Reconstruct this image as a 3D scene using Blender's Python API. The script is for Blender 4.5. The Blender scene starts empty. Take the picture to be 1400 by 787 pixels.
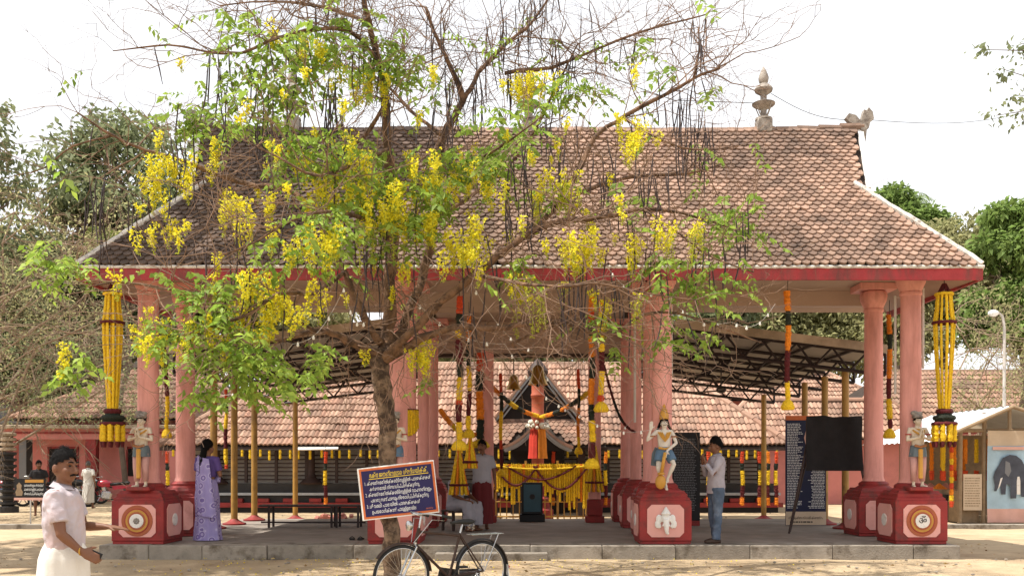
import bpy, bmesh, math, random
import numpy as np
from mathutils import Vector, Matrix, noise as mnoise
random.seed(11); np.random.seed(11)
R = math.radians; PI = math.pi; V = Vector
scene = bpy.context.scene
C = scene.collection

# ------------------------------------------------------------------ camera
CAMZ = 1.45
cd = bpy.data.cameras.new('camera'); cam = bpy.data.objects.new('camera', cd); C.objects.link(cam)
cd.sensor_width = 36.0; cd.lens = 36.0 * 1250 / 1400
cd.shift_x = -24 / 1400; cd.shift_y = 241.5 / 1400
cd.clip_start = 0.05; cd.clip_end = 3000
cam.location = (0, 0, CAMZ); cam.rotation_euler = (R(90), 0, 0)
scene.camera = cam

# ------------------------------------------------------------------ sky, sun, exposure
SUN = V((-0.43, -0.085, 0.90)).normalized()
w = bpy.data.worlds.new('World'); scene.world = w; w.use_nodes = True
wn = w.node_tree.nodes; wl = w.node_tree.links; wn.clear()
def WN(t, **k):
    n = wn.new(t)
    for a, b in k.items(): setattr(n, a, b)
    return n
sky = WN('ShaderNodeTexSky', sky_type='NISHITA', sun_disc=False)
sky.sun_elevation = math.asin(SUN.z); sky.sun_rotation = math.atan2(SUN.x, SUN.y)
sky.air_density = 1.0; sky.dust_density = 3.0; sky.ozone_density = 1.0
tc = WN('ShaderNodeTexCoord'); mp = WN('ShaderNodeMapping'); mp.inputs['Scale'].default_value = (1, 1, 2.6)
nz = WN('ShaderNodeTexNoise'); nz.inputs['Scale'].default_value = 1.9; nz.inputs['Detail'].default_value = 6; nz.inputs['Roughness'].default_value = 0.5
rp = WN('ShaderNodeMapRange'); rp.inputs[1].default_value = 0.34; rp.inputs[2].default_value = 0.62; rp.inputs[3].default_value = 0.7
cl = WN('ShaderNodeMix', data_type='RGBA'); cl.inputs[7].default_value = (11.6, 11.7, 11.9, 1)   # thin bright cloud veil
bg = WN('ShaderNodeBackground'); bg.inputs[1].default_value = 0.082
wo = WN('ShaderNodeOutputWorld')
wl.new(tc.outputs['Generated'], mp.inputs[0]); wl.new(mp.outputs[0], nz.inputs['Vector']); wl.new(nz.outputs[0], rp.inputs[0])
wl.new(rp.outputs[0], cl.inputs[0]); wl.new(sky.outputs[0], cl.inputs[6]); wl.new(cl.outputs[2], bg.inputs[0]); wl.new(bg.outputs[0], wo.inputs[0])
sd = bpy.data.lights.new('sun', 'SUN'); sd.energy = 5.0; sd.angle = R(0.53); sd.color = (1.0, 0.95, 0.86)
so = bpy.data.objects.new('sun', sd); C.objects.link(so); so.location = SUN * 60
so.rotation_euler = (-SUN).to_track_quat('-Z', 'Y').to_euler()
vs = scene.view_settings
vs.view_transform = 'Standard'; vs.look = 'None'; vs.gamma = 1; vs.use_curve_mapping = False; vs.exposure = 0.55
scene.cycles.use_denoising = True
scene.cycles.max_bounces = 8; scene.cycles.transparent_max_bounces = 8

# ------------------------------------------------------------------ helpers
def at(px, py, Y):
    return V(((px - 724) * Y / 1250, Y, CAMZ + (635 - py) * Y / 1250))

MATS = {}
def mat(name, col, rough=0.75, var=0.18, scale=5.0, bump=0.0, bscale=40.0, metal=0.0, spec=0.3, rnd=0.0, trans=0.0, col2=None, thr=(0.45, 0.62), c2scale=None, rnd2=None, stretch=None):
    if name in MATS: return MATS[name]
    m = bpy.data.materials.new(name); m.use_nodes = True; MATS[name] = m
    n = m.node_tree.nodes; l = m.node_tree.links; n.clear()
    out = n.new('ShaderNodeOutputMaterial'); bs = n.new('ShaderNodeBsdfPrincipled')
    bs.inputs['Roughness'].default_value = rough; bs.inputs['Metallic'].default_value = metal; bs.inputs['Specular IOR Level'].default_value = spec
    g = n.new('ShaderNodeNewGeometry')
    t = n.new('ShaderNodeTexNoise'); t.inputs['Scale'].default_value = scale; t.inputs['Detail'].default_value = 5; t.inputs['Roughness'].default_value = 0.6
    l.new(g.outputs['Position'], t.inputs['Vector'])
    mr = n.new('ShaderNodeMapRange'); mr.inputs[1].default_value = 0.25; mr.inputs[2].default_value = 0.75
    mr.inputs[3].default_value = 1 - var; mr.inputs[4].default_value = 1 + var
    l.new(t.outputs[0], mr.inputs[0])
    val = mr.outputs[0]; rs = None
    if rnd:
        oi = n.new('ShaderNodeObjectInfo'); ad = n.new('ShaderNodeMath'); ad.operation = 'ADD'; fr = n.new('ShaderNodeMath'); fr.operation = 'FRACT'
        l.new(g.outputs['Random Per Island'], ad.inputs[0]); l.new(oi.outputs['Random'], ad.inputs[1]); l.new(ad.outputs[0], fr.inputs[0]); rs = fr.outputs[0]
        m2 = n.new('ShaderNodeMapRange'); m2.inputs[3].default_value = 1 - rnd; m2.inputs[4].default_value = 1 + rnd; l.new(rs, m2.inputs[0])
        mu = n.new('ShaderNodeMath'); mu.operation = 'MULTIPLY'; l.new(val, mu.inputs[0]); l.new(m2.outputs[0], mu.inputs[1]); val = mu.outputs[0]
    base = n.new('ShaderNodeRGB'); base.outputs[0].default_value = (*col, 1); src = base.outputs[0]
    if rnd2 is not None and rs is not None:
        mx = n.new('ShaderNodeMix'); mx.data_type = 'RGBA'; mx.inputs[6].default_value = (*col, 1); mx.inputs[7].default_value = (*rnd2, 1)
        pw = n.new('ShaderNodeMath'); pw.operation = 'MULTIPLY'; pw.inputs[1].default_value = 7.31; f2 = n.new('ShaderNodeMath'); f2.operation = 'FRACT'
        l.new(rs, pw.inputs[0]); l.new(pw.outputs[0], f2.inputs[0]); l.new(f2.outputs[0], mx.inputs[0]); src = mx.outputs[2]
    if col2 is not None:
        t2 = n.new('ShaderNodeTexNoise'); t2.inputs['Scale'].default_value = c2scale or scale * 0.4; t2.inputs['Detail'].default_value = 7; t2.inputs['Roughness'].default_value = 0.65
        mp2 = n.new('ShaderNodeVectorMath'); mp2.operation = 'ADD'; mp2.inputs[1].default_value = (13.1, 7.7, 3.3)
        l.new(g.outputs['Position'], mp2.inputs[0])
        if stretch:
            ms2 = n.new('ShaderNodeVectorMath'); ms2.operation = 'MULTIPLY'; ms2.inputs[1].default_value = stretch; l.new(mp2.outputs[0], ms2.inputs[0]); l.new(ms2.outputs[0], t2.inputs['Vector'])
        else: l.new(mp2.outputs[0], t2.inputs['Vector'])
        m3 = n.new('ShaderNodeMapRange'); m3.inputs[1].default_value = thr[0]; m3.inputs[2].default_value = thr[1]; l.new(t2.outputs[0], m3.inputs[0])
        mx = n.new('ShaderNodeMix'); mx.data_type = 'RGBA'; mx.inputs[7].default_value = (*col2, 1); l.new(src, mx.inputs[6]); l.new(m3.outputs[0], mx.inputs[0]); src = mx.outputs[2]
    vm = n.new('ShaderNodeVectorMath'); vm.operation = 'SCALE'; l.new(src, vm.inputs[0]); l.new(val, vm.inputs['Scale'])
    l.new(vm.outputs[0], bs.inputs['Base Color'])
    if bump:
        tb = n.new('ShaderNodeTexNoise'); tb.inputs['Scale'].default_value = bscale; tb.inputs['Detail'].default_value = 6; l.new(g.outputs['Position'], tb.inputs['Vector'])
        bp = n.new('ShaderNodeBump'); bp.inputs['Strength'].default_value = min(1, bump); bp.inputs['Distance'].default_value = 0.02; l.new(tb.outputs[0], bp.inputs['Height']); l.new(bp.outputs[0], bs.inputs['Normal'])
    if trans:
        tr = n.new('ShaderNodeBsdfTranslucent'); l.new(vm.outputs[0], tr.inputs[0]); ms = n.new('ShaderNodeMixShader'); ms.inputs[0].default_value = trans
        l.new(bs.outputs[0], ms.inputs[1]); l.new(tr.outputs[0], ms.inputs[2]); l.new(ms.outputs[0], out.inputs[0])
    else: l.new(bs.outputs[0], out.inputs[0])
    return m

def rotm(rx=0, ry=0, rz=0):
    return Matrix.Rotation(rz, 3, 'Z') @ Matrix.Rotation(ry, 3, 'Y') @ Matrix.Rotation(rx, 3, 'X')

class MB:
    """collects shapes, builds ONE mesh object"""
    def __init__(s): s.v = []; s.f = []
    def add(s, vs, fs):
        o = len(s.v); s.v += [tuple(p) for p in vs]; s.f += [tuple(i + o for i in f) for f in fs]; return s
    def box(s, c, d, rot=None, bev=0.0):
        x, y, z = d[0] / 2, d[1] / 2, d[2] / 2; c = V(c)
        if bev:
            b = min(bev, x * .9, y * .9, z * .9); vs = []; idx = {}
            bm = bmesh.new(); bmesh.ops.create_cube(bm, size=1, matrix=Matrix.Diagonal((d[0], d[1], d[2], 1)))
            bmesh.ops.bevel(bm, geom=bm.edges[:], offset=b, segments=1, affect='EDGES')
            bm.verts.index_update(); vs = [v.co.copy() for v in bm.verts]; fs = [[v.index for v in f.verts] for f in bm.faces]; bm.free()
        else:
            vs = [V((i, j, k)) for i in (-x, x) for j in (-y, y) for k in (-z, z)]
            fs = [(0, 1, 3, 2), (4, 6, 7, 5), (0, 4, 5, 1), (2, 3, 7, 6), (0, 2, 6, 4), (1, 5, 7, 3)]
        return s.add([(rot @ p if rot else p) + c for p in vs], fs)
    def bb(s, x0, x1, y0, y1, z0, z1, bev=0.0):
        return s.box(((x0 + x1) / 2, (y0 + y1) / 2, (z0 + z1) / 2), (x1 - x0, y1 - y0, z1 - z0), None, bev)
    def tube(s, path, rad, n=8, caps=True, side=None, ell=None):
        path = [V(p) for p in path]; k = len(path)
        if not hasattr(rad, '__len__'): rad = [rad] * k
        vs = []; fs = []; a = None
        for i, p in enumerate(path):
            t = (path[min(i + 1, k - 1)] - path[max(i - 1, 0)])
            t = t.normalized() if t.length > 1e-9 else V((0, 0, 1))
            if a is None:
                ref = V(side) if side is not None else (V((1, 0, 0)) if abs(t.x) < .8 else V((0, 1, 0)))
                a = (ref - t * ref.dot(t)).normalized()
            else:
                a2 = a - t * a.dot(t); a = a2.normalized() if a2.length > 1e-6 else a
            b = t.cross(a); e = ell[i] if ell is not None else 1.0
            for j in range(n):
                q = 2 * PI * j / n; vs.append(p + a * (math.cos(q) * rad[i]) + b * (math.sin(q) * rad[i] * e))
        for i in range(k - 1):
            for j in range(n):
                j2 = (j + 1) % n; fs.append((i * n + j, i * n + j2, (i + 1) * n + j2, (i + 1) * n + j))
        if caps: fs += [tuple(range(n - 1, -1, -1)), tuple((k - 1) * n + j for j in range(n))]
        return s.add(vs, fs)
    def lathe(s, c, prof, n=20, axis='Z', ph=0.0):
        c = V(c); vs = []; fs = []; k = len(prof)
        for r, z in prof:
            for j in range(n):
                q = 2 * PI * j / n + ph; p = V((max(r, 1e-4) * math.cos(q), max(r, 1e-4) * math.sin(q), z))
                if axis == 'Y': p = V((p.x, -p.z, p.y))
                elif axis == 'X': p = V((p.z, p.x, p.y))
                vs.append(c + p)
        for i in range(k - 1):
            for j in range(n):
                j2 = (j + 1) % n; fs.append((i * n + j, i * n + j2, (i + 1) * n + j2, (i + 1) * n + j))
        fs += [tuple(range(n - 1, -1, -1)), tuple((k - 1) * n + j for j in range(n))]
        return s.add(vs, fs)
    def prism(s, pts, fn, d):
        """outline pts (2-D) -> fn(u, v) gives a 3-D point; extruded by vector d"""
        a = [V(fn(*p)) for p in pts]; d = V(d); n = len(a); b = [p + d for p in a]
        return s.add(a + b, [tuple(range(n)), tuple(range(2 * n - 1, n - 1, -1))] + [(i, n + i, n + (i + 1) % n, (i + 1) % n) for i in range(n)])
    def ball(s, c, r, n=10, m=7):
        r = r if hasattr(r, '__len__') else (r, r, r); c = V(c); vs = []; fs = []
        for i in range(m + 1):
            th = PI * i / m
            for j in range(n):
                q = 2 * PI * j / n; vs.append(c + V((r[0] * max(math.sin(th), .003) * math.cos(q), r[1] * max(math.sin(th), .003) * math.sin(q), r[2] * math.cos(th))))
        for i in range(m):
            for j in range(n): fs.append((i * n + j, (i + 1) * n + j, (i + 1) * n + (j + 1) % n, i * n + (j + 1) % n))
        return s.add(vs, fs)
    def mesh(s, name, smooth=False):
        me = bpy.data.meshes.new(name); me.from_pydata(s.v, [], s.f); me.update()
        if smooth:
            me.polygons.foreach_set('use_smooth', [True] * len(me.polygons))
            if smooth != 'all': me.set_sharp_from_angle(angle=R(40))
        return me

def tag(o, label=None, cat=None, group=None, kind=None):
    if label: o['label'] = label
    if cat: o['category'] = cat
    if group: o['group'] = group
    if kind: o['kind'] = kind
    return o
def link(name, me, m=None, parent=None, label=None, kind=None):
    o = bpy.data.objects.new(name, me); C.objects.link(o)
    if m is not None and me is not None and len(me.materials) == 0: me.materials.append(m)
    if parent is not None:
        o.parent = parent
        if parent.type == 'EMPTY' and not parent.get('_l'): o.matrix_parent_inverse = Matrix.Translation(-V(parent.location))
    if label: o['label'] = label
    if kind: o['kind'] = kind
    return o
def put(name, mb, m, parent=None, smooth=False, label=None, kind=None):
    return link(name, mb.mesh(name, smooth), m, parent, label, kind)
def thing(name, label, cat, loc=(0, 0, 0), group=None, local=False, rz=0.0):
    o = bpy.data.objects.new(name, None); C.objects.link(o); o.location = loc; o.rotation_euler = (0, 0, rz); o.empty_display_size = .2
    if local: o['_l'] = 1
    return tag(o, label, cat, group)
def copy_tree(o, parent=None):
    c = o.copy(); C.objects.link(c); c.parent = parent
    for ch in o.children: copy_tree(ch, c)
    return c
def npmesh(name, verts, nper, m, parent=None, label=None, kind=None, smooth=False):
    """verts (N*nper,3): N separate polygons of nper corners"""
    verts = np.asarray(verts, dtype=np.float32).reshape(-1, 3); N = len(verts) // nper
    me = bpy.data.meshes.new(name); me.vertices.add(N * nper); me.loops.add(N * nper); me.polygons.add(N)
    me.vertices.foreach_set('co', verts.ravel()); me.loops.foreach_set('vertex_index', np.arange(N * nper, dtype=np.int32))
    me.polygons.foreach_set('loop_start', np.arange(0, N * nper, nper, dtype=np.int32)); me.update(calc_edges=True); me.validate()
    return link(name, me, m, parent, label, kind)
def unit(a): return a / np.maximum(np.linalg.norm(a, axis=-1, keepdims=True), 1e-9)
def leaves(P, D, size, wid=0.42, fold=0.15, droop=0.0):
    """rhombic leaves at P (N,3) pointing along D: (N,4,3)"""
    P = np.asarray(P, float); N = len(P); D = unit(np.asarray(D, float)); s = (size * (0.65 + 0.7 * np.random.rand(N)))[:, None]
    up = unit(np.random.randn(N, 3) + np.array([0, 0, 1.2])); sd = unit(np.cross(D, up)); nn = np.cross(sd, D)
    tip = P + D * s; tip[:, 2] -= droop * s[:, 0]
    mid = P + D * s * .45 + nn * s * fold
    return np.stack([P, mid + sd * s * wid * .5, tip, mid - sd * s * wid * .5], 1)
def rand_in_ball(n):
    d = unit(np.random.randn(n, 3)); return d * (np.random.rand(n, 1) ** (1 / 3))
def remesh(mb, name, vox, smooth=4, parent=None, m=None, label=None, deform=None, kind=None):
    me = mb.mesh(name); o = bpy.data.objects.new(name, me); C.objects.link(o)
    md = o.modifiers.new('r', 'REMESH'); md.mode = 'VOXEL'; md.voxel_size = vox
    if smooth: sm = o.modifiers.new('s', 'SMOOTH'); sm.iterations = smooth; sm.factor = .5
    dg = bpy.context.evaluated_depsgraph_get(); me2 = bpy.data.meshes.new_from_object(o.evaluated_get(dg)); bpy.data.objects.remove(o); bpy.data.meshes.remove(me)
    me2.name = name; me2.materials.clear()
    if deform:
        co = np.empty(len(me2.vertices) * 3, np.float32); me2.vertices.foreach_get('co', co); co = deform(co.reshape(-1, 3)); me2.vertices.foreach_set('co', co.astype(np.float32).ravel()); me2.update()
    me2.polygons.foreach_set('use_smooth', [True] * len(me2.polygons))
    return link(name, me2, m, parent, label, kind)
def text_mesh(txt, size, align='LEFT', ext=0.0):
    cu = bpy.data.curves.new('t', 'FONT'); cu.body = txt; cu.size = size; cu.align_x = align; cu.extrude = ext; cu.resolution_u = 2
    o = bpy.data.objects.new('t', cu); C.objects.link(o)
    dg = bpy.context.evaluated_depsgraph_get(); me = bpy.data.meshes.new_from_object(o.evaluated_get(dg)); bpy.data.objects.remove(o); bpy.data.curves.remove(cu); me.materials.clear()
    return me
# ------------------------------------------------------------------ materials
mat('sand', (0.43, 0.33, 0.215), .95, .22, 1.3, 1.0, 17, spec=.1, col2=(0.32, 0.23, 0.145), thr=(.48, .7), c2scale=.7)
mat('concrete', (0.25, 0.215, 0.185), .85, .22, 2.2, .35, 60, col2=(0.20, 0.165, 0.135), thr=(.48, .66), c2scale=1.1)
mat('kerbstone', (0.27, 0.235, 0.195), .9, .25, 4, .6, 40, col2=(0.12, 0.095, 0.07), thr=(.5, .66), c2scale=3.5, rnd=.12)
mat('pink', (0.72, 0.33, 0.285), .66, .10, 1.6, .2, 60, col2=(0.50, 0.215, 0.18), thr=(.47, .70), c2scale=4.5, stretch=(1, 1, .16))
mat('pink_pale', (0.72, 0.36, 0.32), .65, .08, 2.5, .12, 60, col2=(.58, .26, .22), thr=(.56, .75), c2scale=4)
mat('oxide', (0.27, 0.030, 0.028), .62, .22, 3, .25, 50, col2=(.15, .035, .03), thr=(.48, .66), c2scale=6)
mat('fascia_red', (0.33, 0.038, 0.042), .7, .2, 4, .3, 40, col2=(.19, .05, .045), thr=(.46, .64), c2scale=5, stretch=(1, 1, .3))
mat('cream', (0.42, 0.31, 0.25), .8, .1, 1.5, .1, 30, col2=(.42, .30, .24), thr=(.5, .75), c2scale=.9)
mat('mortar', (0.62, 0.58, 0.53), .9, .2, 6, .5, 50, col2=(.28, .24, .21), thr=(.5, .64), c2scale=7)
mat('white_paint', (0.78, 0.76, 0.73), .7, .08, 4, .1, 40, col2=(.55, .5, .45), thr=(.58, .75), c2scale=4)
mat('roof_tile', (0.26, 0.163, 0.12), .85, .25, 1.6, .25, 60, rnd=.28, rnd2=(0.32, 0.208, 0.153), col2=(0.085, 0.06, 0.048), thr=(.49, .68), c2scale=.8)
def roof_gradient():
    # tile colour goes darker towards the left end, broken up by noise
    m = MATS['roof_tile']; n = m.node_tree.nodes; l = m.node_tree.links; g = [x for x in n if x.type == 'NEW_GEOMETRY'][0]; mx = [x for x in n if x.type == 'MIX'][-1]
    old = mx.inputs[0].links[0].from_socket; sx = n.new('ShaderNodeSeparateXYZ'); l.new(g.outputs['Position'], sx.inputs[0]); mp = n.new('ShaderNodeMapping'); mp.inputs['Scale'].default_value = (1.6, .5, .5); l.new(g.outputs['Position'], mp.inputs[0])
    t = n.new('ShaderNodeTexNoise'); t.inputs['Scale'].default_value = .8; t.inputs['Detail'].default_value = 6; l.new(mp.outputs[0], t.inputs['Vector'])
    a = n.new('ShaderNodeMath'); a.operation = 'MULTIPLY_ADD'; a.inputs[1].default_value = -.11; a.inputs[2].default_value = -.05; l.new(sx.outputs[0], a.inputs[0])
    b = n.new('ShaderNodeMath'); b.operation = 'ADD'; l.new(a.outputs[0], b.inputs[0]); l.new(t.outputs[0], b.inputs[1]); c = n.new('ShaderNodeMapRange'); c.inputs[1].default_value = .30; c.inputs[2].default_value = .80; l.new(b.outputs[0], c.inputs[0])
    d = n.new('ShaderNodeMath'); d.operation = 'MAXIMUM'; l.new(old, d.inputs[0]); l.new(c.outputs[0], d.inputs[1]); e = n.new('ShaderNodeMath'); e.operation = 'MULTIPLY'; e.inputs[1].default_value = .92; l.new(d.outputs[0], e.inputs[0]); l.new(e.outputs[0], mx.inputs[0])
roof_gradient()
mat('roof_under', (0.04, 0.028, 0.022), .95, .2, 3)
mat('clay_tile', (0.275, 0.15, 0.103), .82, .22, 1.2, .2, 60, rnd=.3, rnd2=(0.345, 0.22, 0.157), col2=(0.13, 0.08, 0.06), thr=(.52, .7), c2scale=.7)
mat('clay_tile_old', (0.26, 0.145, 0.10), .88, .2, 1.2, .2, 60, rnd=.25, rnd2=(0.30, 0.19, 0.135), col2=(0.13, 0.085, 0.065), thr=(.48, .68), c2scale=.6)
mat('grey_stone', (0.33, 0.29, 0.25), .9, .3, 9, .5, 50, col2=(.17, .14, .12), thr=(.46, .62), c2scale=9)
mat('rust_ring', (0.36, 0.10, 0.045), .6, .1, 8); mat('mustard', (0.48, 0.24, 0.05), .6, .1, 8)
mat('ring_red', (0.30, 0.04, 0.03), .6, .1, 8); mat('chalk', (0.74, 0.70, 0.66), .7, .08, 12, col2=(.5, .46, .42), thr=(.55, .7), c2scale=16)
mat('dark_wood', (0.045, 0.025, 0.02), .6, .3, 6, .2, 40)
mat('black_paint', (0.012, 0.011, 0.012), .6, .2, 6)
mat('steel_dark', (0.03, 0.018, 0.017), .55, .3, 5, spec=.4)
mat('pipe_white', (0.55, 0.5, 0.45), .5, .1, 5)
mat('ink', (0.06, 0.05, 0.045), .7, .05, 3)

# ------------------------------------------------------------------ ground
def gz(y):
    t = min(1, max(0, (13.7 - y) / 3.4)); return -0.15 * t * t * (3 - 2 * t)
g = MB(); ys = [-60, -20, -5, 0, 3, 5] + [6 + .25 * i for i in range(33)] + [14.5 + i * .75 for i in range(20)] + [31, 36, 45, 60, 90, 150, 300, 700, 1500]
xs = [-1500, -500, -150, -60, -30, -18] + [-14 + .5 * i for i in range(57)] + [18, 30, 60, 150, 500, 1500]
for y in ys:
    for x in xs:
        d = 1.0 if (abs(x) < 14.5 and y < 28) else 0
        dz = d * (mnoise.noise(V((x * .8, y * .8, 0))) * .022 + mnoise.noise(V((x * 2.7, y * 2.7, 4))) * .010) - d * .02
        g.v.append((x, y, gz(y) + dz))
nx = len(xs)
for j in range(len(ys) - 1):
    for i in range(nx - 1): g.f.append((j * nx + i, j * nx + i + 1, (j + 1) * nx + i + 1, (j + 1) * nx + i))
tag(put('ground', g, MATS['sand'], kind='structure', smooth='all'), 'pale trodden sand of the temple yard', 'ground')
# small stones and litter lying on the sand
st = MB()
for i in range(420):
    x = random.uniform(-8, 9); y = random.uniform(9.2, 14.1) if i < 300 else random.uniform(16, 30)
    if abs(x) < 6.9 and 14 < y < 21.5: continue
    r = random.uniform(.008, .026); st.ball((x, y, gz(y) + r * .2), (r * 1.3, r, r * .6), 6, 4)
tag(put('pebbles', st, MATS['kerbstone'], kind='stuff'), 'small grey stones scattered over the sand', 'pebbles')
lf = np.random.rand(700, 3) * np.array([18, 8.5, 0]) + np.array([-9, 8.4, 0])
lf = lf[~((np.abs(lf[:, 0]) < 6.8) & (lf[:, 1] > 14.1))]
lf[:, 2] = [gz(y) + .012 for y in lf[:, 1]]
mat('fallen_petal', (.72, .55, .03), .8, .1, 5, rnd=.3)
fp = np.stack([np.random.normal(-1.2, 2.6, 1500), np.random.uniform(9.5, 14.15, 1500), np.zeros(1500)], 1); fp[:, 2] = [gz(y) + .008 for y in fp[:, 1]]
tag(npmesh('fallen_petals', leaves(fp, np.random.randn(1500, 3) * np.array([1, 1, .15]), .022, .8, .15), 4, MATS['fallen_petal'], kind='stuff'), 'fallen yellow petals on the sand under the tree', 'petals')
mat('dry_leaf', (0.30, 0.17, 0.07), .8, .2, 5, rnd=.4, rnd2=(.42, .30, .12))
FLV = npmesh('fallen_leaves', leaves(lf, np.random.randn(len(lf), 3) * np.array([1, 1, .12]), .055, .5, .12), 4, MATS['dry_leaf'], kind='stuff'); tag(FLV, 'dry brown leaves scattered over the sand', 'leaves')

# ------------------------------------------------------------------ platform under the pavilion
PZ = 0.20
pf = put('platform', MB().bb(-6.66, 6.66, 14.42, 21.3, -.2, PZ - .004), MATS['concrete'], kind='structure'); tag(pf, 'raised grey concrete platform under the pavilion', 'platform')
x = -6.70
while x < 6.69:
    wd = min(random.uniform(.75, 1.35), 6.70 - x)
    if 6.70 - x - wd < .3: wd = 6.70 - x
    put('edge_stone', MB().bb(x + .003, x + wd - .003, 14.22 + random.uniform(-.015, .015), 14.72, -.2, PZ + random.uniform(-.004, .006), .012), MATS['kerbstone'], pf); x += wd
put('step', MB().bb(-1.45, .28, 13.98, 14.2, -.2, .10, .012), MATS['kerbstone'], pf)
for sx in (-1, 1):
    k = put('kerb', MB().bb(min(sx * 7.2, sx * 34), max(sx * 7.2, sx * 34), 21.0, 21.25, -.2, .085, .012), MATS['kerbstone'], kind='structure'); tag(k, 'low stone kerb across the yard on the ' + ('office building' if sx < 0 else 'flower stall') + ' side', 'kerb')

# ------------------------------------------------------------------ pavilion
PAV = thing('temple_pavilion', 'pink columned entrance pavilion with scale-tiled hipped roof and red fascia', 'pavilion', (0, 16, PZ))
DC = 14.8
HP = .69
def octo(w, h, c): return [(-w + c, -h), (w - c, -h), (w, -h + c), (w, h - c), (w - c, h), (-w + c, h), (-w, h - c), (-w, -h + c)]
def column(x, y, kind, low=False, panel_side=0, r0=.168, hs=.413):
    kk = hs / .413; b = MB(); z0 = PZ + HP
    shaft = [(r0 * 1.18, z0 + .24), (r0 * 1.1, z0 + .30), (r0, z0 + .34), (r0 * .98, z0 + 1.6), (r0 * .93, 4.17), (r0 * 1.04, 4.19), (r0 * 1.04, 4.225), (r0 * .96, 4.24),
             (r0 * 1.12, 4.30), (r0 * 1.34, 4.38), (r0 * 1.42, 4.47), (r0 * 1.3, 4.53), (r0 * 1.1, 4.55)]
    b.lathe((x, y, 0), shaft, 28)
    b.bb(x - .33, x + .33, y - .26, y + .26, 4.552, 4.672, .01)
    c = put('column', b, MATS['pink'], PAV, True)
    p = MB().bb(x - hs + .013, x + hs - .013, y - hs + .013, y + hs - .013, PZ, PZ + .05, .008)
    p.bb(x - hs, x + hs, y - hs, y + hs, PZ + .05, PZ + HP, .012)
    put('pedestal', p, MATS['oxide'], c)
    m = MB(); m.lathe((x, y, 0), [(r_ * kk, z_) for r_, z_ in ((.55, z0), (.55, z0 + .03), (.50, z0 + .06), (.50, z0 + .10), (.46, z0 + .12), (.44, z0 + .15))], 4, ph=PI / 4)
    m.lathe((x, y, 0), [(r_ * kk, z_) for r_, z_ in ((.32, z0 + .12), (.31, z0 + .155), (.275, z0 + .18), (.255, z0 + .19), (.26, z0 + .225), (.235, z0 + .25), (.2, z0 + .27))], 28)
    put('base_moulding', m, MATS['oxide'], c, True)
    zc = PZ + .05 + (HP - .05) / 2; yf = y - hs
    for (fn, d) in ((lambda u, v: (x + u, yf + .004, zc + v), (0, -.016, 0)), (lambda u, v: (x - hs + .004, y - u, zc + v), (-.016, 0, 0)), (lambda u, v: (x + hs - .004, y + u, zc + v), (.016, 0, 0))):
        q = MB().prism(octo(.29 * kk, .255, .07 * kk), fn, d); put('panel', q, MATS['pink_pale'], c)
    for sx in (-1, 1):
        q = MB().lathe((x + sx * (hs + .013), y, zc), [(.10 * kk, -.012), (.10 * kk, .012), (.05, .02), (.001, .022)], 14, 'X'); put('side_rosette', q, MATS['chalk'], c, True)
    yp = yf - .012
    if kind in ('om', 'flower'):
        for r, t, mm in ((.245, .010, 'rust_ring'), (.195, .016, 'ring_red'), (.178, .020, 'mustard'), (.142, .024, 'rust_ring'), (.112, .032, 'chalk')):
            put('roundel_ring', MB().lathe((x, yp, zc), [(r, 0), (r, t - .003), (r - .004, t), (.001, t)], 40, 'Y'), MATS[mm], c)
        if kind == 'om':
            tm = text_mesh('ॐ', .15, 'CENTER', .004); o = link('om_sign', tm, MATS['ink'], c); o.rotation_euler = (R(90), 0, 0); o.location = (x, yp - .034, zc - .045)
        else:
            q = MB()
            for k in range(8):
                a = k * PI / 4; q.ball((x + .035 * math.cos(a), yp - .034, zc + .035 * math.sin(a)), (.018, .006, .018), 8, 5)
            q.ball((x, yp - .036, zc), (.016, .008, .016), 8, 5); put('flower_relief', q, MATS['grey_stone'], c)
    elif kind == 'square':
        put('red_square', MB().bb(x - .075, x + .075, yp - .010, yp, zc - .075, zc + .075), MATS['oxide'], c)
        q = MB()
        for k in range(8):
            a = k * PI / 4; q.ball((x + .034 * math.cos(a), yp - .014, zc + .034 * math.sin(a)), (.02, .01, .02), 8, 5)
        q.ball((x, yp - .016, zc), (.018, .012, .018), 8, 5); put('flower_relief', q, MATS['chalk'], c)
    elif kind == 'ganesha':
        q = MB(); X = lambda u, d, v: (x + u, yp - d, zc + v - .005)
        q.ball(X(0, .03, .05), (.075, .05, .085), 14, 9)
        q.tube([X(0, .05, .03), X(0, .07, -.05), X(.004, .075, -.12), X(.012, .065, -.175), X(.035, .06, -.20)], [.055, .046, .036, .027, .02], 10)
        for s in (-1, 1):
            q.ball(X(s * .105, .018, .035), (.052, .02, .075), 12, 8); q.ball(X(s * .135, .02, -.045), (.04, .018, .065), 12, 8); q.ball(X(s * .10, .018, -.075), (.035, .016, .04), 10, 7)
            q.tube([X(s * .04, .055, -.04), X(s * .065, .075, -.08)], [.014, .006], 7); q.ball(X(s * .035, .072, .045), (.02, .012, .012), 8, 6)
        q.lathe(X(0, .03, .11), [(.075, 0), (.08, .02), (.062, .03), (.055, .05), (.03, .085), (.012, .115), (.001, .125)], 12)
        remesh(q, 'ganesha_relief', .0075, 2, c, MATS['white_paint'])
    return c
CX = (-6.17, -2.14, 2.14, 6.17)
for i, x in enumerate(CX): column(x, DC, ('flower', 'plain', 'ganesha', 'om')[i])
for x in (CX[0], CX[3]): column(x, 16.4, 'square')
for y in (16.35, 18.4, 20.35):
    for x in (CX[1], CX[2]): column(x, y, 'plain', r0=.115, hs=.30)
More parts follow.
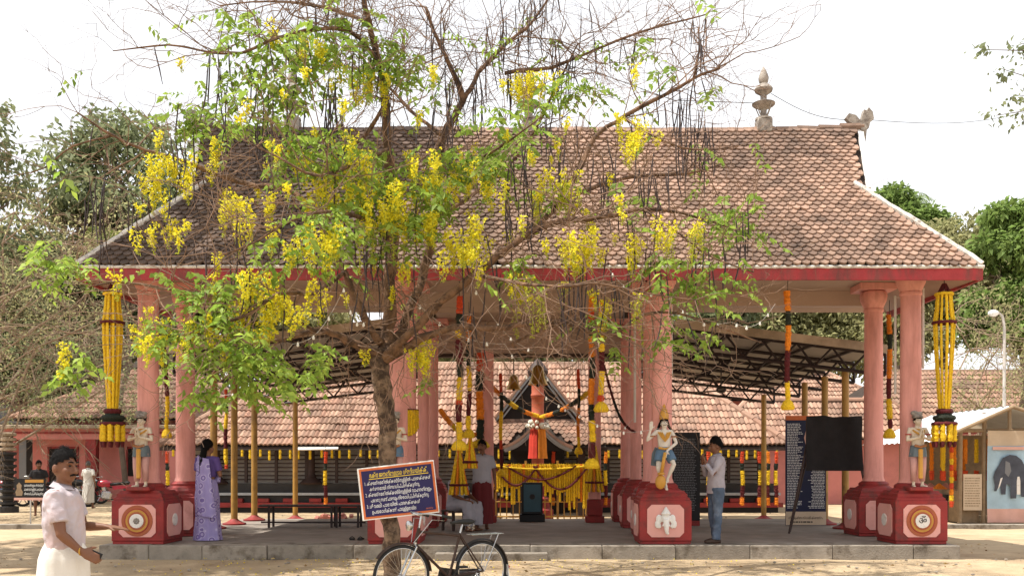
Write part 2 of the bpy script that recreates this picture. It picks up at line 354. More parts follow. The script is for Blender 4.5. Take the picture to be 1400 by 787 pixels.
# slender posts at the rear opening
for x in (-.92, 1.42):
    q = MB().bb(x - .13, x + .13, 19.85, 20.11, PZ + .5, 3.95, .015); c = put('post', q, MATS['pink'], PAV)
    put('post_base', MB().bb(x - .2, x + .2, 19.78, 20.18, PZ, PZ + .14, .01).bb(x - .165, x + .165, 19.815, 20.145, PZ + .14, PZ + .5, .02), MATS['oxide'], c)
# ceiling slabs, beams, fascia
put('ceiling_slab', MB().bb(-6.45, 6.45, 14.35, 17.0, 4.675, 4.75), MATS['cream'], PAV)
put('ceiling_slab', MB().bb(-2.5, 2.5, 17.003, 20.9, 4.675, 4.75), MATS['cream'], PAV)
for a_, b_ in ((-6.45, -2.5), (2.5, 6.45)): put('rear_beam', MB().bb(a_, b_, 17.0, 17.16, 4.40, 4.674), MATS['cream'], PAV)
put('nave_beam', MB().bb(-2.6, 2.6, 20.6, 20.8, 3.95, 4.673), MATS['cream'], PAV)
put('beam_trim', MB().bb(-2.6, 2.6, 20.56, 20.84, 3.88, 3.946), MATS['dark_wood'], PAV)
for sx in (-1, 1): put('side_beam', MB().bb(sx * 2.14 - .12, sx * 2.14 + .12, 15.1, 20.59, 4.678 - .003, 4.70), MATS['cream'], PAV)
XE, YE, YB, ZF0, ZF1 = 6.86, 13.93, 17.55, 4.27, 4.44
sf = MB(); a = [(-XE, YE, ZF0), (XE, YE, ZF0), (XE, YB, ZF0 + .1), (-XE, YB, ZF0 + .1)]; b = [(-6.45, 14.35, 4.68), (6.45, 14.35, 4.68), (6.45, 17.16, 4.68), (-6.45, 17.16, 4.68)]
sf.add(a + b, [(0, 1, 5, 4), (1, 2, 6, 5), (2, 3, 7, 6), (3, 0, 4, 7)])
put('soffit', sf, MATS['cream'], PAV)
put('fascia', MB().bb(-XE - .03, XE + .03, YE - .04, YE, ZF0 - .015, ZF1).bb(-XE - .03, -XE + .012, YE + .002, YB, ZF0 - .015, ZF1 - .003).bb(XE - .012, XE + .03, YE + .002, YB, ZF0 - .015, ZF1 - .003), MATS['fascia_red'], PAV)
mb = MB(); n = 170; pth = []; rd = []
for i in range(n):
    pth.append((-XE - .04 + (2 * XE + .08) * i / (n - 1), YE - .045, ZF1 + .012 + .006 * random.random())); rd.append(.02 + .014 * random.random())
mb.tube(pth, rd, 6)
put('eave_mortar', mb, MATS['mortar'], PAV)

# ------------------------------------------------------------------ tiles
def scale_tile(w, L, th):
    o = [(-w / 2, L), (-w / 2, L * .30), (-w * .31, L * .12), (0, 0), (w * .31, L * .12), (w / 2, L * .30), (w / 2, L)]
    n = len(o); m = MB(); m.add([(x, y, 0) for x, y in o] + [(x, y, -th) for x, y in o], [tuple(range(n - 1, -1, -1))[::-1]] + [(i, i + n, i + 1 + n, i + 1) for i in range(n - 1)])
    return m
def pan_tile(w, L, th):
    m = MB(); pr = [(-.5, 0), (-.34, .10), (-.12, .26), (.12, .26), (.34, .10), (.5, 0)]; n = len(pr)
    v = [(u * w, 0, h * w) for u, h in pr] + [(u * w, L, h * w - .0) for u, h in pr] + [(u * w, 0, h * w - th) for u, h in pr]
    f = [(i, i + 1, n + i + 1, n + i) for i in range(n - 1)] + [(2 * n + i, 2 * n + i + 1, i + 1, i) for i in range(n - 1)]
    m.add(v, f); return m
def lay_tiles(base, mats4, m, parent, name='roof_tile', keep=300, jit=.006):
    """300 nearest tiles become parts sharing one mesh, the rest one joined part"""
    me = base.mesh(name); me.materials.append(m); bv = np.array(base.v); mats4.sort(key=lambda M: (M.translation - V((1.5, 6, 2))).length)
    for M in mats4[:keep]: o = link(name, me, None, parent); o.matrix_basis = M
    rest = mats4[keep:]
    if rest:
        vs = []; fs = []; nb = len(bv)
        for k, M in enumerate(rest):
            A = np.array(M); vs.append(bv @ A[:3, :3].T + A[:3, 3])
        vs = np.concatenate(vs); fs = [tuple(i + k * nb for i in f) for k in range(len(rest)) for f in base.f]
        me2 = bpy.data.meshes.new(name + '_field'); me2.from_pydata(vs.tolist(), [], fs); me2.update(); link(name + '_field', me2, m, parent, kind='stuff')
def slope_mats(p0, side, up, s_max, lim, w, e, lift, stagger=.5, jit=.008, holes=0):
    """tile frames on a slope: p0 origin on the eave, unit vectors side and up, lim(s) -> (u0, u1)"""
    side = V(side).normalized(); up = V(up).normalized(); nn = side.cross(up).normalized(); out = []; rows = int(s_max / e)
    for r in range(rows):
        s = r * e; u0, u1 = lim(s + e * .5); k0 = math.ceil((u0 + w * .3) / w - (r % 2) * stagger); k1 = math.floor((u1 - w * .3) / w - (r % 2) * stagger)
        drift = .5 * mnoise.noise(V((r * .37, 1.3, 0))) * jit
        for k in range(k0, k1 + 1):
            u = (k + (r % 2) * stagger) * w; wav = mnoise.noise(V((u * .7, s * .7, 9))) * jit * 4.2
            a = random.gauss(0, jit * 1.6) + (random.gauss(0, .12) if random.random() < .012 else 0); t = lift + random.uniform(0, jit * .8) + (random.uniform(0, .1) if random.random() < .02 else 0)
            yv = (up * math.cos(t) - nn * math.sin(t)); xv = (side + yv * a).normalized(); zv = xv.cross(yv)
            p = V(p0) + side * (u + drift) + up * (s + wav + random.uniform(-jit, jit)) + nn * (lift * e * 1.9 + .004 + random.uniform(0, jit * .5) + jit * 1.5 * max(-.8, mnoise.noise(V((u * .45, s * .6, 20)))))
            M = Matrix((xv, yv, zv)).transposed().to_4x4(); M.translation = p; out.append(M)
    return out
YR, ZR, YG, ZG, XG = 15.9, 7.24, 15.02, 6.02, 5.30
ZE = 4.455
up = V((0, YR - YE, ZR - ZE)); LS = up.length; s1 = V((0, YG - YE, ZG - ZE)).length
def flim(s):
    if s < s1 - .05: h = (XE + .02) - (XE - XG) * (s / s1); return (-h, h)
    t = (s - s1) / (LS - s1); h = 5.48 + .18 * t; return (-h, h)
W1, E1 = .140, .097
fm = slope_mats((0, YE - .05, ZE + .01), (1, 0, 0), up, LS + .03, flim, W1, E1, .25, jit=.011)
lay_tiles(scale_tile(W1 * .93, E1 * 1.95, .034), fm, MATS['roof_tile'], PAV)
side_m = []
for sx in (-1, 1):
    u2 = V((-sx * (XE - XG), 0, ZG - ZE)); Lg = u2.length; s_ = V((0, sx, 0)); yc = (YE + YB) / 2
    side_m += slope_mats((sx * XE, yc, ZE + .01), s_, u2, Lg, lambda s, L=Lg: (-(YB - YE) / 2 + (YG - YE) * s / L, (YB - YE) / 2 - (YG - YE) * s / L), W1, E1, .10, jit=.007)
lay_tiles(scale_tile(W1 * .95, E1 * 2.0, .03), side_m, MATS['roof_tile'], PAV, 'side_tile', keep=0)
rf = MB()
pA = [(-XE, YE, ZE), (XE, YE, ZE), (XG, YG, ZG), (-XG, YG, ZG), (XE, YB, ZE), (-XE, YB, ZE), (XG, 16.78, ZG), (-XG, 16.78, ZG)]
rf.add(pA, [(0, 1, 2, 3), (1, 4, 6, 2), (5, 0, 3, 7), (4, 5, 7, 6)])
rf.add([(-5.56, YG, ZG), (5.56, YG, ZG), (5.72, YR, ZR), (-5.72, YR, ZR), (5.56, 16.78, ZG), (-5.56, 16.78, ZG)], [(0, 1, 2, 3), (4, 5, 3, 2)])
rf.add([(-5.28, YG, ZG - .1), (-5.28, 16.78, ZG - .1), (-5.28, YR, ZR - .1)], [(0, 1, 2)]); rf.add([(5.28, YG, ZG - .1), (5.28, 16.78, ZG - .1), (5.28, YR, ZR - .1)], [(0, 1, 2)])
put('roof_deck', rf, MATS['roof_under'], PAV)
nr = MB().add([(-3.1, 16.9, 4.75), (3.1, 16.9, 4.75), (3.1, 21.3, 4.75), (-3.1, 21.3, 4.75), (0, 16.9, 6.3), (0, 21.3, 6.3)], [(0, 4, 5, 3), (1, 2, 5, 4), (2, 3, 5), (0, 1, 2, 3)]); put('nave_roof', nr, MATS['roof_under'], PAV)
for sx in (-1, 1):
    hp = MB(); pth = []; rd = []
    for i in range(26):
        t = i / 25; pth.append((sx * (XE + .02 - (XE - XG) * t), YE - .02 + (YG - YE) * t, ZE + .05 + (ZG - ZE) * t + random.uniform(-.008, .008))); rd.append(.05 + random.uniform(-.006, .008))
    hp.tube(pth, rd, 8); put('hip_mortar', hp, MATS['mortar'], PAV)
    vb = MB()
    for (ya, za, yb, zb) in ((YG - .04, ZG - .02, YR, ZR + .06), (YR, ZR + .06, 16.83, ZG - .02)):
        vb.add([(sx * 5.60, ya, za), (sx * 5.80, yb, zb), (sx * 5.80, yb, zb - .22), (sx * 5.60, ya + (.1 if ya < YR else 0), za - .13), (sx * 5.52, ya, za), (sx * 5.70, yb, zb), (sx * 5.70, yb, zb - .22), (sx * 5.52, ya + (.1 if ya < YR else 0), za - .13)],
               [(0, 1, 2, 3), (7, 6, 5, 4), (0, 4, 5, 1), (3, 2, 6, 7), (0, 3, 7, 4), (1, 5, 6, 2)])
    put('verge_board', vb, MATS['white_paint'], PAV)
    put('gable_ledge', MB().bb(min(sx * 5.26, sx * 5.56), max(sx * 5.26, sx * 5.56), YG - .02, 16.8, ZG - .14, ZG - .02), MATS['dark_wood'], PAV)
    # horn ornament on the ridge end
    hn = MB(); X0 = sx * 5.78
    o1 = [(-.02, 0), (.10, .06), (.13, .18), (.19, .22), (.17, .34), (.10, .42), (.07, .36), (.02, .38), (-.02, .24), (-.05, .10)]
    hn.prism(o1, lambda u, v: (X0 + sx * u, YR - .06, ZR - .02 + v), (0, .12, 0))
    o2 = [(-.02, .02), (-.10, .10), (-.22, .14), (-.30, .22), (-.24, .30), (-.12, .27), (-.03, .16)]
    hn.prism(o2, lambda u, v: (X0 + sx * u, YR - .05, ZR + .0 + v), (0, .10, 0))
    hn.prism([(.0, .02), (.07, .03), (.05, -.16), (.02, -.28)], lambda u, v: (X0 + sx * u, YR - .05, ZR + v), (0, .10, 0))
    put('ridge_horn', hn, MATS['grey_stone'], PAV)
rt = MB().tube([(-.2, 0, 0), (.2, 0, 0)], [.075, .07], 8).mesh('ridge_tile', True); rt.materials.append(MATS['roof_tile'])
n = 31
for i in range(n):
    x = -5.6 + 11.2 * i / (n - 1); o = link('ridge_tile', rt, None, PAV); o.location = (x, YR, ZR - .01 + .09 * (abs(x) / 5.6) ** 6 + random.uniform(-.006, .006)); o.rotation_euler = (0, random.uniform(-.03, .03), random.uniform(-.03, .03))
for x in (-4.12, 0.0, 4.07):
    fn = MB(); z = ZR - .04; fn.bb(x - .15, x + .15, YR - .15, YR + .15, z, z + .30, .02)
    fn.lathe((x, YR, z), [(.17, .29), (.17, .33), (.08, .35), (.06, .42), (.065, .52), (.13, .56), (.225, .62), (.235, .65), (.15, .69), (.09, .71), (.065, .74), (.065, .83), (.10, .86), (.17, .91), (.185, .96), (.16, 1.01), (.10, 1.06), (.07, 1.08), (.09, 1.12), (.105, 1.20), (.085, 1.28), (.045, 1.38), (.01, 1.45), (.001, 1.46)], 16)
    for k in range(4):
        a = k * PI / 2 + .6; fn.tube([(x + .07 * math.cos(a), YR + .07 * math.sin(a), z + .36), (x + .13 * math.cos(a), YR + .13 * math.sin(a), z + .45), (x + .2 * math.cos(a), YR + .2 * math.sin(a), z + .61)], .012, 5)
    fn.v = [(x + (p[0] - x) * .86, YR + (p[1] - YR) * .86, z + (p[2] - z) * .80) for p in fn.v]
    put('roof_finial', fn, MATS['grey_stone'], PAV, True)
# white conduit pipes clipped to the columns
pp = MB()
for (px, y, z0, z1) in ((1224, 14.9, 2.6, 4.2), (1262, 14.75, 3.0, 4.3), (918, 15.1, 2.9, 4.4), (868, 16.2, 2.2, 4.3), (215, 15.0, 2.6, 4.4)):
    X = (px - 724) * y / 1250; q = MB().tube([(X, y, z0), (X, y, z1)], .022, 8).tube([(X, y, z1 - .02), (X + (.14 if px in (1224, 215, 868) else -.14), y, z1 - .02)], .012, 6); put('conduit_pipe', q, MATS['pipe_white'], PAV, True)
# ------------------------------------------------------------------ temple hall behind
mat('lamp_wall', (0.60, 0.54, 0.48), .9, .15, 2, .2, 30); mat('rail_wood', (0.05, 0.03, 0.025), .6, .25, 5)
mat('black_stone', (0.03, 0.027, 0.026), .6, .25, 6, .2, 40); mat('grey_board', (0.36, 0.38, 0.40), .6, .15, 6)
mat('gold_paint', (0.36, 0.19, 0.03), .45, .18, 5, .05, 40, spec=.5, col2=(.22, .11, .02), thr=(.5, .7), c2scale=4)
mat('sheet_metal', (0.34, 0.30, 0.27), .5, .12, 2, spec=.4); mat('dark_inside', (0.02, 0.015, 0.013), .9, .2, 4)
mat('pink_wall', (0.60, 0.22, 0.19), .75, .1, 1.0, .1, 30, col2=(.46, .17, .15), thr=(.5, .7), c2scale=.8)
mat('concrete_tan', (0.42, 0.33, 0.24), .9, .2, 2, .2, 30, col2=(.25, .19, .13), thr=(.48, .66), c2scale=1.2)
HALL = thing('temple_hall', 'low temple hall with terracotta pan-tile roof and dark wooden lamp rails', 'temple hall', (-1.5, 30, 0))
EY, EZ = 27.6, 1.98
hx0, hx1 = -11.2, 7.9
run, pitch = 4.15, .70
u = V((0, run, run * pitch)); Lh = u.length
W2, E2 = .142, .385
tm_ = slope_mats((0, EY, EZ + .03), (1, 0, 0), u, Lh, lambda s: (hx0 + .75 * s * .82, hx1 - .75 * s * .82), W2, E2, .10, 0, .013)
lay_tiles(pan_tile(W2 * 1.0, E2 * 1.1, .05), tm_, MATS['clay_tile'], HALL)
RY, RZ = EY + run, EZ + run * pitch
put('roof_deck', MB().add([(hx0, EY, EZ), (hx1, EY, EZ), (hx1 - 3.11, RY, RZ), (hx0 + 3.11, RY, RZ), (hx1, EY + 2 * run, EZ), (hx0, EY + 2 * run, EZ)], [(0, 1, 2, 3), (1, 4, 2), (5, 0, 3), (4, 5, 3, 2)]), MATS['roof_under'], HALL)
for sx, xa in ((-1, hx0), (1, hx1)):
    q = MB()
    for i in range(11):
        a = V((xa, EY - .02, EZ + .08)).lerp(V((xa - sx * 3.11, RY, RZ + .06)), i / 11); b = V((xa, EY - .02, EZ + .08)).lerp(V((xa - sx * 3.11, RY, RZ + .06)), (i + 1.06) / 11)
        q = MB().tube([a, b], [.125, .105], 8); put('hip_tile', q, MATS['clay_tile'], HALL)
q = MB().tube([(hx0 + 3.05, RY, RZ + .03), (hx1 - 3.05, RY, RZ + .03)], .11, 8); put('ridge', q, MATS['clay_tile'], HALL)
put('gutter_board', MB().bb(hx0, hx1, EY - .03, EY + .02, EZ - .10, EZ + .0), MATS['dark_wood'], HALL)
put('lamp_wall', MB().bb(hx0 + .6, hx1 - .6, 28.5, 28.7, .0, 2.35), MATS['lamp_wall'], HALL)
for z in (.98, 1.10, 1.225, 1.35, 1.475, 1.6, 1.725): put('lamp_rail', MB().bb(hx0 + .6, hx1 - .6, 28.22, 28.30, z, z + .045), MATS['rail_wood'], HALL)
x = hx0 + .6
while x < hx1 - .55:
    put('rail_post', MB().bb(x - .045, x + .045, 28.16, 28.24, .9, 1.95), MATS['rail_wood'], HALL); x += .93
for x in np.arange(hx0 + 1.6, hx1 - .5, 2.9):
    q = MB().lathe((x, 28.05, 0), [(.10, .85), (.32, .86), (.36, .90), (.28, .97), (.16, 1.06), (.12, 1.2), (.11, 1.9)], 10); put('wall_bracket', q, MATS['dark_wood'], HALL, True)
put('plinth', MB().bb(hx0 + .3, hx1 - .3, 27.95, 28.5, 0, .52), MATS['black_stone'], HALL)
put('plinth_ledge', MB().bb(hx0 + .25, hx1 - .25, 27.85, 28.48, .525, .60), MATS['grey_board'], HALL)
put('plinth_upper', MB().bb(hx0 + .4, hx1 - .4, 28.05, 28.48, .602, .88), MATS['black_stone'], HALL)
put('plinth_band', MB().bb(hx0 + .2, hx1 - .2, 27.75, 27.946, .16, .30), MATS['oxide'], HALL)
for x in np.arange(hx0 + .5, hx1 - .4, .8): put('plinth_block', MB().bb(x, x + .36, 27.80, 27.945, .31, .43), MATS['oxide'], HALL)
# gabled porch of the hall
PX = .24
PO = thing('gable_porch', 'gabled temple porch with grey layered bargeboards and dark timber gable', 'porch', (PX, 26.4, 0))
def barge(ax, az, bx, bz, Y, t, m, curve=0.0, nm='bargeboard', dep=.12):
    q = MB(); n = 9; up_ = []; lo = []
    for i in range(n):
        k = i / (n - 1); X = ax + (bx - ax) * k; Z = az + (bz - az) * k - curve * math.sin(PI * k); up_.append((X, Y, Z)); lo.append((X, Y, Z - t))
    vs = up_ + lo + [(a, b + dep, c) for a, b, c in up_ + lo]; N = 2 * n; fs = []
    for i in range(n - 1): fs += [(i, i + 1, n + i + 1, n + i), (N + i, N + n + i, N + n + i + 1, N + i + 1), (i, N + i, N + i + 1, i + 1), (n + i, n + i + 1, N + n + i + 1, N + n + i)]
    fs += [(0, n, N + n, N), (n - 1, N + n - 1, N + 2 * n - 1, 2 * n - 1)]
    q.add(vs, fs); put(nm, q, m, PO)
for sx in (-1, 1):
    barge(PX, 4.42, PX + sx * 1.22, 2.86, 26.1, .10, MATS['clay_tile']); barge(PX, 4.31, PX + sx * 1.19, 2.79, 26.14, .09, MATS['grey_board']); barge(PX, 4.21, PX + sx * 1.15, 2.73, 26.18, .06, MATS['dark_wood']); barge(PX, 4.14, PX + sx * 1.12, 2.69, 26.21, .06, MATS['grey_board'])
    barge(PX, 2.72, PX + sx * .98, 1.98, 25.5, .09, MATS['clay_tile'], .12); barge(PX, 2.62, PX + sx * .95, 1.91, 25.54, .08, MATS['grey_board'], .12); barge(PX, 2.53, PX + sx * .92, 1.85, 25.58, .05, MATS['grey_board'], .12)
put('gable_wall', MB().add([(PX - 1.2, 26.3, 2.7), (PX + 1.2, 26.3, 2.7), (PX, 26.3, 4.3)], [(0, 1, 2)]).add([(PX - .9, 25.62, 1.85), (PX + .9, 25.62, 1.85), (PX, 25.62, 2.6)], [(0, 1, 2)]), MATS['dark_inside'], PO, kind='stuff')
q = MB()
for sx in (-1, 1): q.add([(PX, 26.1, 4.40), (PX, 30.6, 4.40), (PX + sx * 1.25, 30.6, 2.8), (PX + sx * 1.25, 26.1, 2.8)], [(0, 1, 2, 3)])
put('porch_roof', q, MATS['clay_tile'], PO)
sk = slope_mats((PX, 25.5, 1.98), (1, 0, 0), V((0, .85, .80)), 1.17, lambda s: (-1.9 + s * .55, 1.9 - s * .55), W1 * 1.05, .16, .12, .5, .008)
sk = [M for M in sk if not (abs(M.translation.x - PX) < .95 - (M.translation.z - 1.95) * 1.15)]
lay_tiles(scale_tile(W1 * 1.02, .33, .025), sk, MATS['clay_tile_old'], PO, 'scale_tile')
put('skirt_deck', MB().add([(PX - 1.9, 25.52, 1.95), (PX - .9, 25.52, 1.95), (PX, 26.0, 2.4), (PX + .9, 25.52, 1.95), (PX + 1.9, 25.52, 1.95), (PX + 1.3, 26.36, 2.74), (PX - 1.3, 26.36, 2.74)], [(0, 1, 2, 3, 4, 5, 6)]), MATS['roof_under'], PO)
for sx in (-1, 1):
    put('porch_post', MB().bb(PX + sx * 1.25 - .1, PX + sx * 1.25 + .1, 26.0, 26.2, 0, 2.2), MATS['dark_wood'], PO); put('porch_beam', MB().bb(PX + sx * 1.65 - .3, PX + sx * 1.65 + .3, 25.7, 25.8, 1.84, 1.93), MATS['dark_wood'], PO)
put('doorway', MB().bb(PX - .8, PX + .8, 27.2, 27.3, 0, 1.9), MATS['dark_inside'], PO)

# smaller roofs beyond the hall, on the right
def tiled_house(name, label, x0, x1, Y, eave, run, pitch, m, wall=None, hip=.8, w=.15, e=.4, keep=300, cat='building', ledge=None):
    T = thing(name, label, cat, ((x0 + x1) / 2, Y + 1, 0)); u = V((0, run, run * pitch)); xm = (x0 + x1) / 2
    ms = slope_mats((xm, Y, eave + .03), (1, 0, 0), u, u.length, lambda s: (x0 - xm + hip * s * .82, x1 - xm - hip * s * .82), w, e, .10, 0, .013)
    lay_tiles(pan_tile(w, e * 1.1, .05), ms, m, T, keep=keep); h = hip * .82 * u.length
    ry, rz = Y + run, eave + run * pitch
    put('roof_deck', MB().add([(x0, Y, eave), (x1, Y, eave), (x1 - h, ry, rz), (x0 + h, ry, rz), (x1, Y + 2 * run, eave), (x0, Y + 2 * run, eave)], [(0, 1, 2, 3), (1, 4, 2), (5, 0, 3), (4, 5, 3, 2)]), MATS['roof_under'], T)
    put('ridge', MB().tube([(x0 + h, ry, rz + .03), (x1 - h, ry, rz + .03)], .12, 8), m, T)
    for a, b in ((x0, x0 + h), (x1, x1 - h)): put('hip_ridge', MB().tube([(a, Y, eave + .06), (b, ry, rz + .05)], .11, 8), m, T)
    put('wall', MB().bb(x0 + .6, x1 - .6, Y + .8, Y + 2 * run - .8, 0, eave + .3), wall or MATS['pink_wall'], T)
    return T
tiled_house('tiled_outbuilding', 'small terracotta-roofed building beyond the right end of the temple hall', 6.6, 15.5, 33, 2.35, 2.2, .7, MATS['clay_tile'], keep=200)
tiled_house('rear_shrine', 'tiled shrine roof rising behind the temple hall ridge', 5.5, 16, 41, 4.3, 2.4, .6, MATS['clay_tile'], keep=150)

# pink office buildings either side
def openings(T, Yw, spec):
    for (a, b, z0, z1, kind) in spec:
        fr = MB()
        for (u0, u1, v0, v1) in ((a - .07, a, z0, z1), (b, b + .07, z0, z1), (a - .07, b + .07, z1, z1 + .08)): fr.bb(u0, u1, Yw - .05, Yw + .03, v0, v1)
        o = put(kind, MB().bb(a, b, Yw - .025, Yw - .004, z0, z1), MATS['dark_inside'], T); put('frame', fr, MATS['oxide'], o)
        if kind == 'window':
            for k in range(1, 4): put('bar', MB().bb(a + (b - a) * k / 4 - .015, a + (b - a) * k / 4 + .015, Yw - .045, Yw - .027, z0, z1), MATS['grey_board'], o)
def gate_house(name, label, x0, x1, hipv, sgn):
    T = tiled_house(name, label, x0, x1, 36, 3.2, 3.6, .62, MATS['clay_tile_old'], hip=hipv, w=.16, e=.42)
    put('sunshade_slab', MB().bb(x0 - .3, x1 + .3, 35.4, 36.75, 2.86, 3.0, .02), MATS['concrete_tan'], T); put('beam', MB().bb(x0, x1, 35.75, 36.1, 2.45, 2.858), MATS['pink_wall'], T)
    put('beam_trim', MB().bb(x0 - .02, x1 + .02, 35.72, 35.748, 2.66, 2.74), MATS['oxide'], T)
    n = max(3, int((x1 - x0) / 2.6))
    for i in range(n + 1): X = x0 + .25 + (x1 - x0 - .5) * i / n; put('pillar', MB().bb(X - .2, X + .2, 35.78, 36.08, 0, 2.448), MATS['oxide' if i % 2 else 'pink_wall'], T)
    sp = []
    for i in range(n):
        X = x0 + .25 + (x1 - x0 - .5) * (i + .5) / n; sp.append((X - .55, X + .55, .05 if i % 2 == 0 else 1.0, 2.1, 'door' if i % 2 == 0 else 'window'))
    openings(T, 36.8, sp); return T
gate_house('office_building', 'pink single-storey building with weathered tiled roof behind parked motorbikes', -20.6, -10.6, 1.0, -1)
gate_house('rest_house', 'pink building with dark windows and tiled roof behind the tin stall', 12.6, 27, .8, 1)
B = thing('concrete_block', 'grey two-storey concrete building with dark windows among the trees', 'building', (-29, 50, 0))
mat('grey_conc', (.20, .20, .21), .9, .15, .6, .1, 20)
put('wall', MB().bb(-36, -22.5, 50, 58, 0, 8), MATS['grey_conc'], B); put('sunshade', MB().bb(-36.3, -22.2, 49.2, 49.99, 3.7, 3.95), MATS['grey_conc'], B); put('roof_slab', MB().bb(-36.4, -22.1, 49.3, 58.4, 8.003, 8.3), MATS['grey_conc'], B)
for z0, z1 in ((4.7, 6.9), (.9, 2.9)):
    for i in range(5): x = -35 + i * 2.5; o = put('window', MB().bb(x, x + 1.5, 49.95, 49.99, z0, z1), MATS['dark_inside'], B); put('mullion', MB().bb(x + .7, x + .8, 49.91, 49.948, z0, z1), MATS['grey_board'], o)

# ------------------------------------------------------------------ steel side sheds
def shed(sx, label):
    S = thing('steel_shed', label, 'shed', (sx * 4.6, 20, PZ), 'sheds flanking the nave'); xi, xo, zi, zo = 2.75, 6.85, 4.10, 3.60
    zr = lambda X: zi + (zo - zi) * (X - xi) / (xo - xi); rb = MB(); n = 60; vs = []
    for Y in (17.3, 26.2):
        for i in range(n + 1):
            X = xi + (xo - xi) * i / n; vs.append((sx * X, Y, zr(X) + .03))
    m = 90; vs = []
    for j in range(m + 1):
        Y = 17.3 + 8.9 * j / m; c = .018 * (1 if j % 2 else -1); vs += [(sx * xi, Y, zi + .05 + c), (sx * xo, Y, zo + .05 + c)]
    rb.add(vs, [(2 * j, 2 * j + 1, 2 * j + 3, 2 * j + 2) for j in range(m)]); put('roof_sheet', rb, MATS['sheet_metal'], S)
    e = MB(); e.add([(sx * xi, 17.27, zi + .1), (sx * xo, 17.27, zo + .1), (sx * xo, 17.27, zo - .06), (sx * xi, 17.27, zi - .06), (sx * xi, 17.23, zi + .1), (sx * xo, 17.23, zo + .1), (sx * xo, 17.23, zo - .06), (sx * xi, 17.23, zi - .06)], [(0, 1, 2, 3), (7, 6, 5, 4), (0, 4, 5, 1), (3, 2, 6, 7), (0, 3, 7, 4), (1, 5, 6, 2)])
    put('edge_flashing', e, MATS['concrete_tan'], S)
    for Y in (17.6, 19.3, 21.2, 23.2, 25.6):
        t = MB(); d = .40; top = [V((sx * (xi + (xo - xi) * k / 12), Y, zr(xi + (xo - xi) * k / 12) - .02)) for k in range(13)]
        bot = [V((p.x, Y, p.z - d)) for p in top]
        t.tube([top[0], top[-1]], .036, 4); t.tube([bot[0], bot[-1]], .036, 4)
        for k in range(12): t.tube([top[k], bot[k + 1]] if k % 2 else [bot[k], top[k + 1]], .022, 4)
        t.tube([top[0], bot[0]], .03, 4); t.tube([top[-1], bot[-1]], .03, 4)
        put('truss', t, MATS['steel_dark'], S)
    for X in np.arange(xi + .3, xo, .8): put('purlin', MB().bb(min(sx * X, sx * (X + .05)), max(sx * X, sx * (X + .05)), 17.35, 26.1, zr(X) - .03, zr(X) + .025), MATS['steel_dark'], S)
    for Y in (17.95, 19.2, 20.6, 24.2):
        X = sx * 6.2; p = put('post', MB().tube([(X, Y, .1 if Y > 21.3 else PZ), (X, Y, zr(6.2) - .38)], .068, 14), MATS['gold_paint'], S, True)
        put('post_base', MB().lathe((X, Y, PZ if Y < 21.3 else 0), [(.24, 0), (.24, .03), (.17, .05), (.10, .09), (.07, .12)], 18), MATS['oxide'], p, True)
    for Y in (22.0, 25.9):
        put('inner_post', MB().tube([(sx * 3.0, Y, 0), (sx * 3.0, Y, zr(3.0) - .38)], .06, 12), MATS['gold_paint'], S, True)
    return S
shed(-1, 'dark steel truss shed beside the nave, on the bench side'); shed(1, 'dark steel truss shed beside the nave, on the notice board side')

# ------------------------------------------------------------------ background trees
mat('bark_grey', (0.16, 0.12, 0.09), .9, .3, 4, .6, 30)
LM = {}
def leafmat(nm, a, b, tr=.35): LM[nm] = mat('leaf_' + nm, a, .65, .22, .35, rnd=.3, rnd2=b, trans=tr, spec=.25); return LM[nm]
leafmat('dull', (.18, .215, .105), (.26, .28, .15), .5); leafmat('dark', (.09, .13, .05), (.14, .18, .07), .45); leafmat('fresh', (.15, .23, .055), (.22, .30, .085), .45); leafmat('dry', (.31, .31, .14), (.40, .38, .19), .55); leafmat('yellowgreen', (.15, .19, .04), (.22, .25, .06))
def limb(q, a, b, r0, r1, n=5, k=6, wob=.06):
    a = V(a); b = V(b); L = (b - a).length; pts = []
    for i in range(n + 1):
        t = i / n; p = a.lerp(b, t); p += V((random.gauss(0, 1), random.gauss(0, 1), random.gauss(0, .6))) * (L * wob * math.sin(PI * t)) + V((0, 0, L * .06 * math.sin(PI * t))); pts.append(p)
    q.tube(pts, [r0 + (r1 - r0) * i / n for i in range(n + 1)], k); return pts
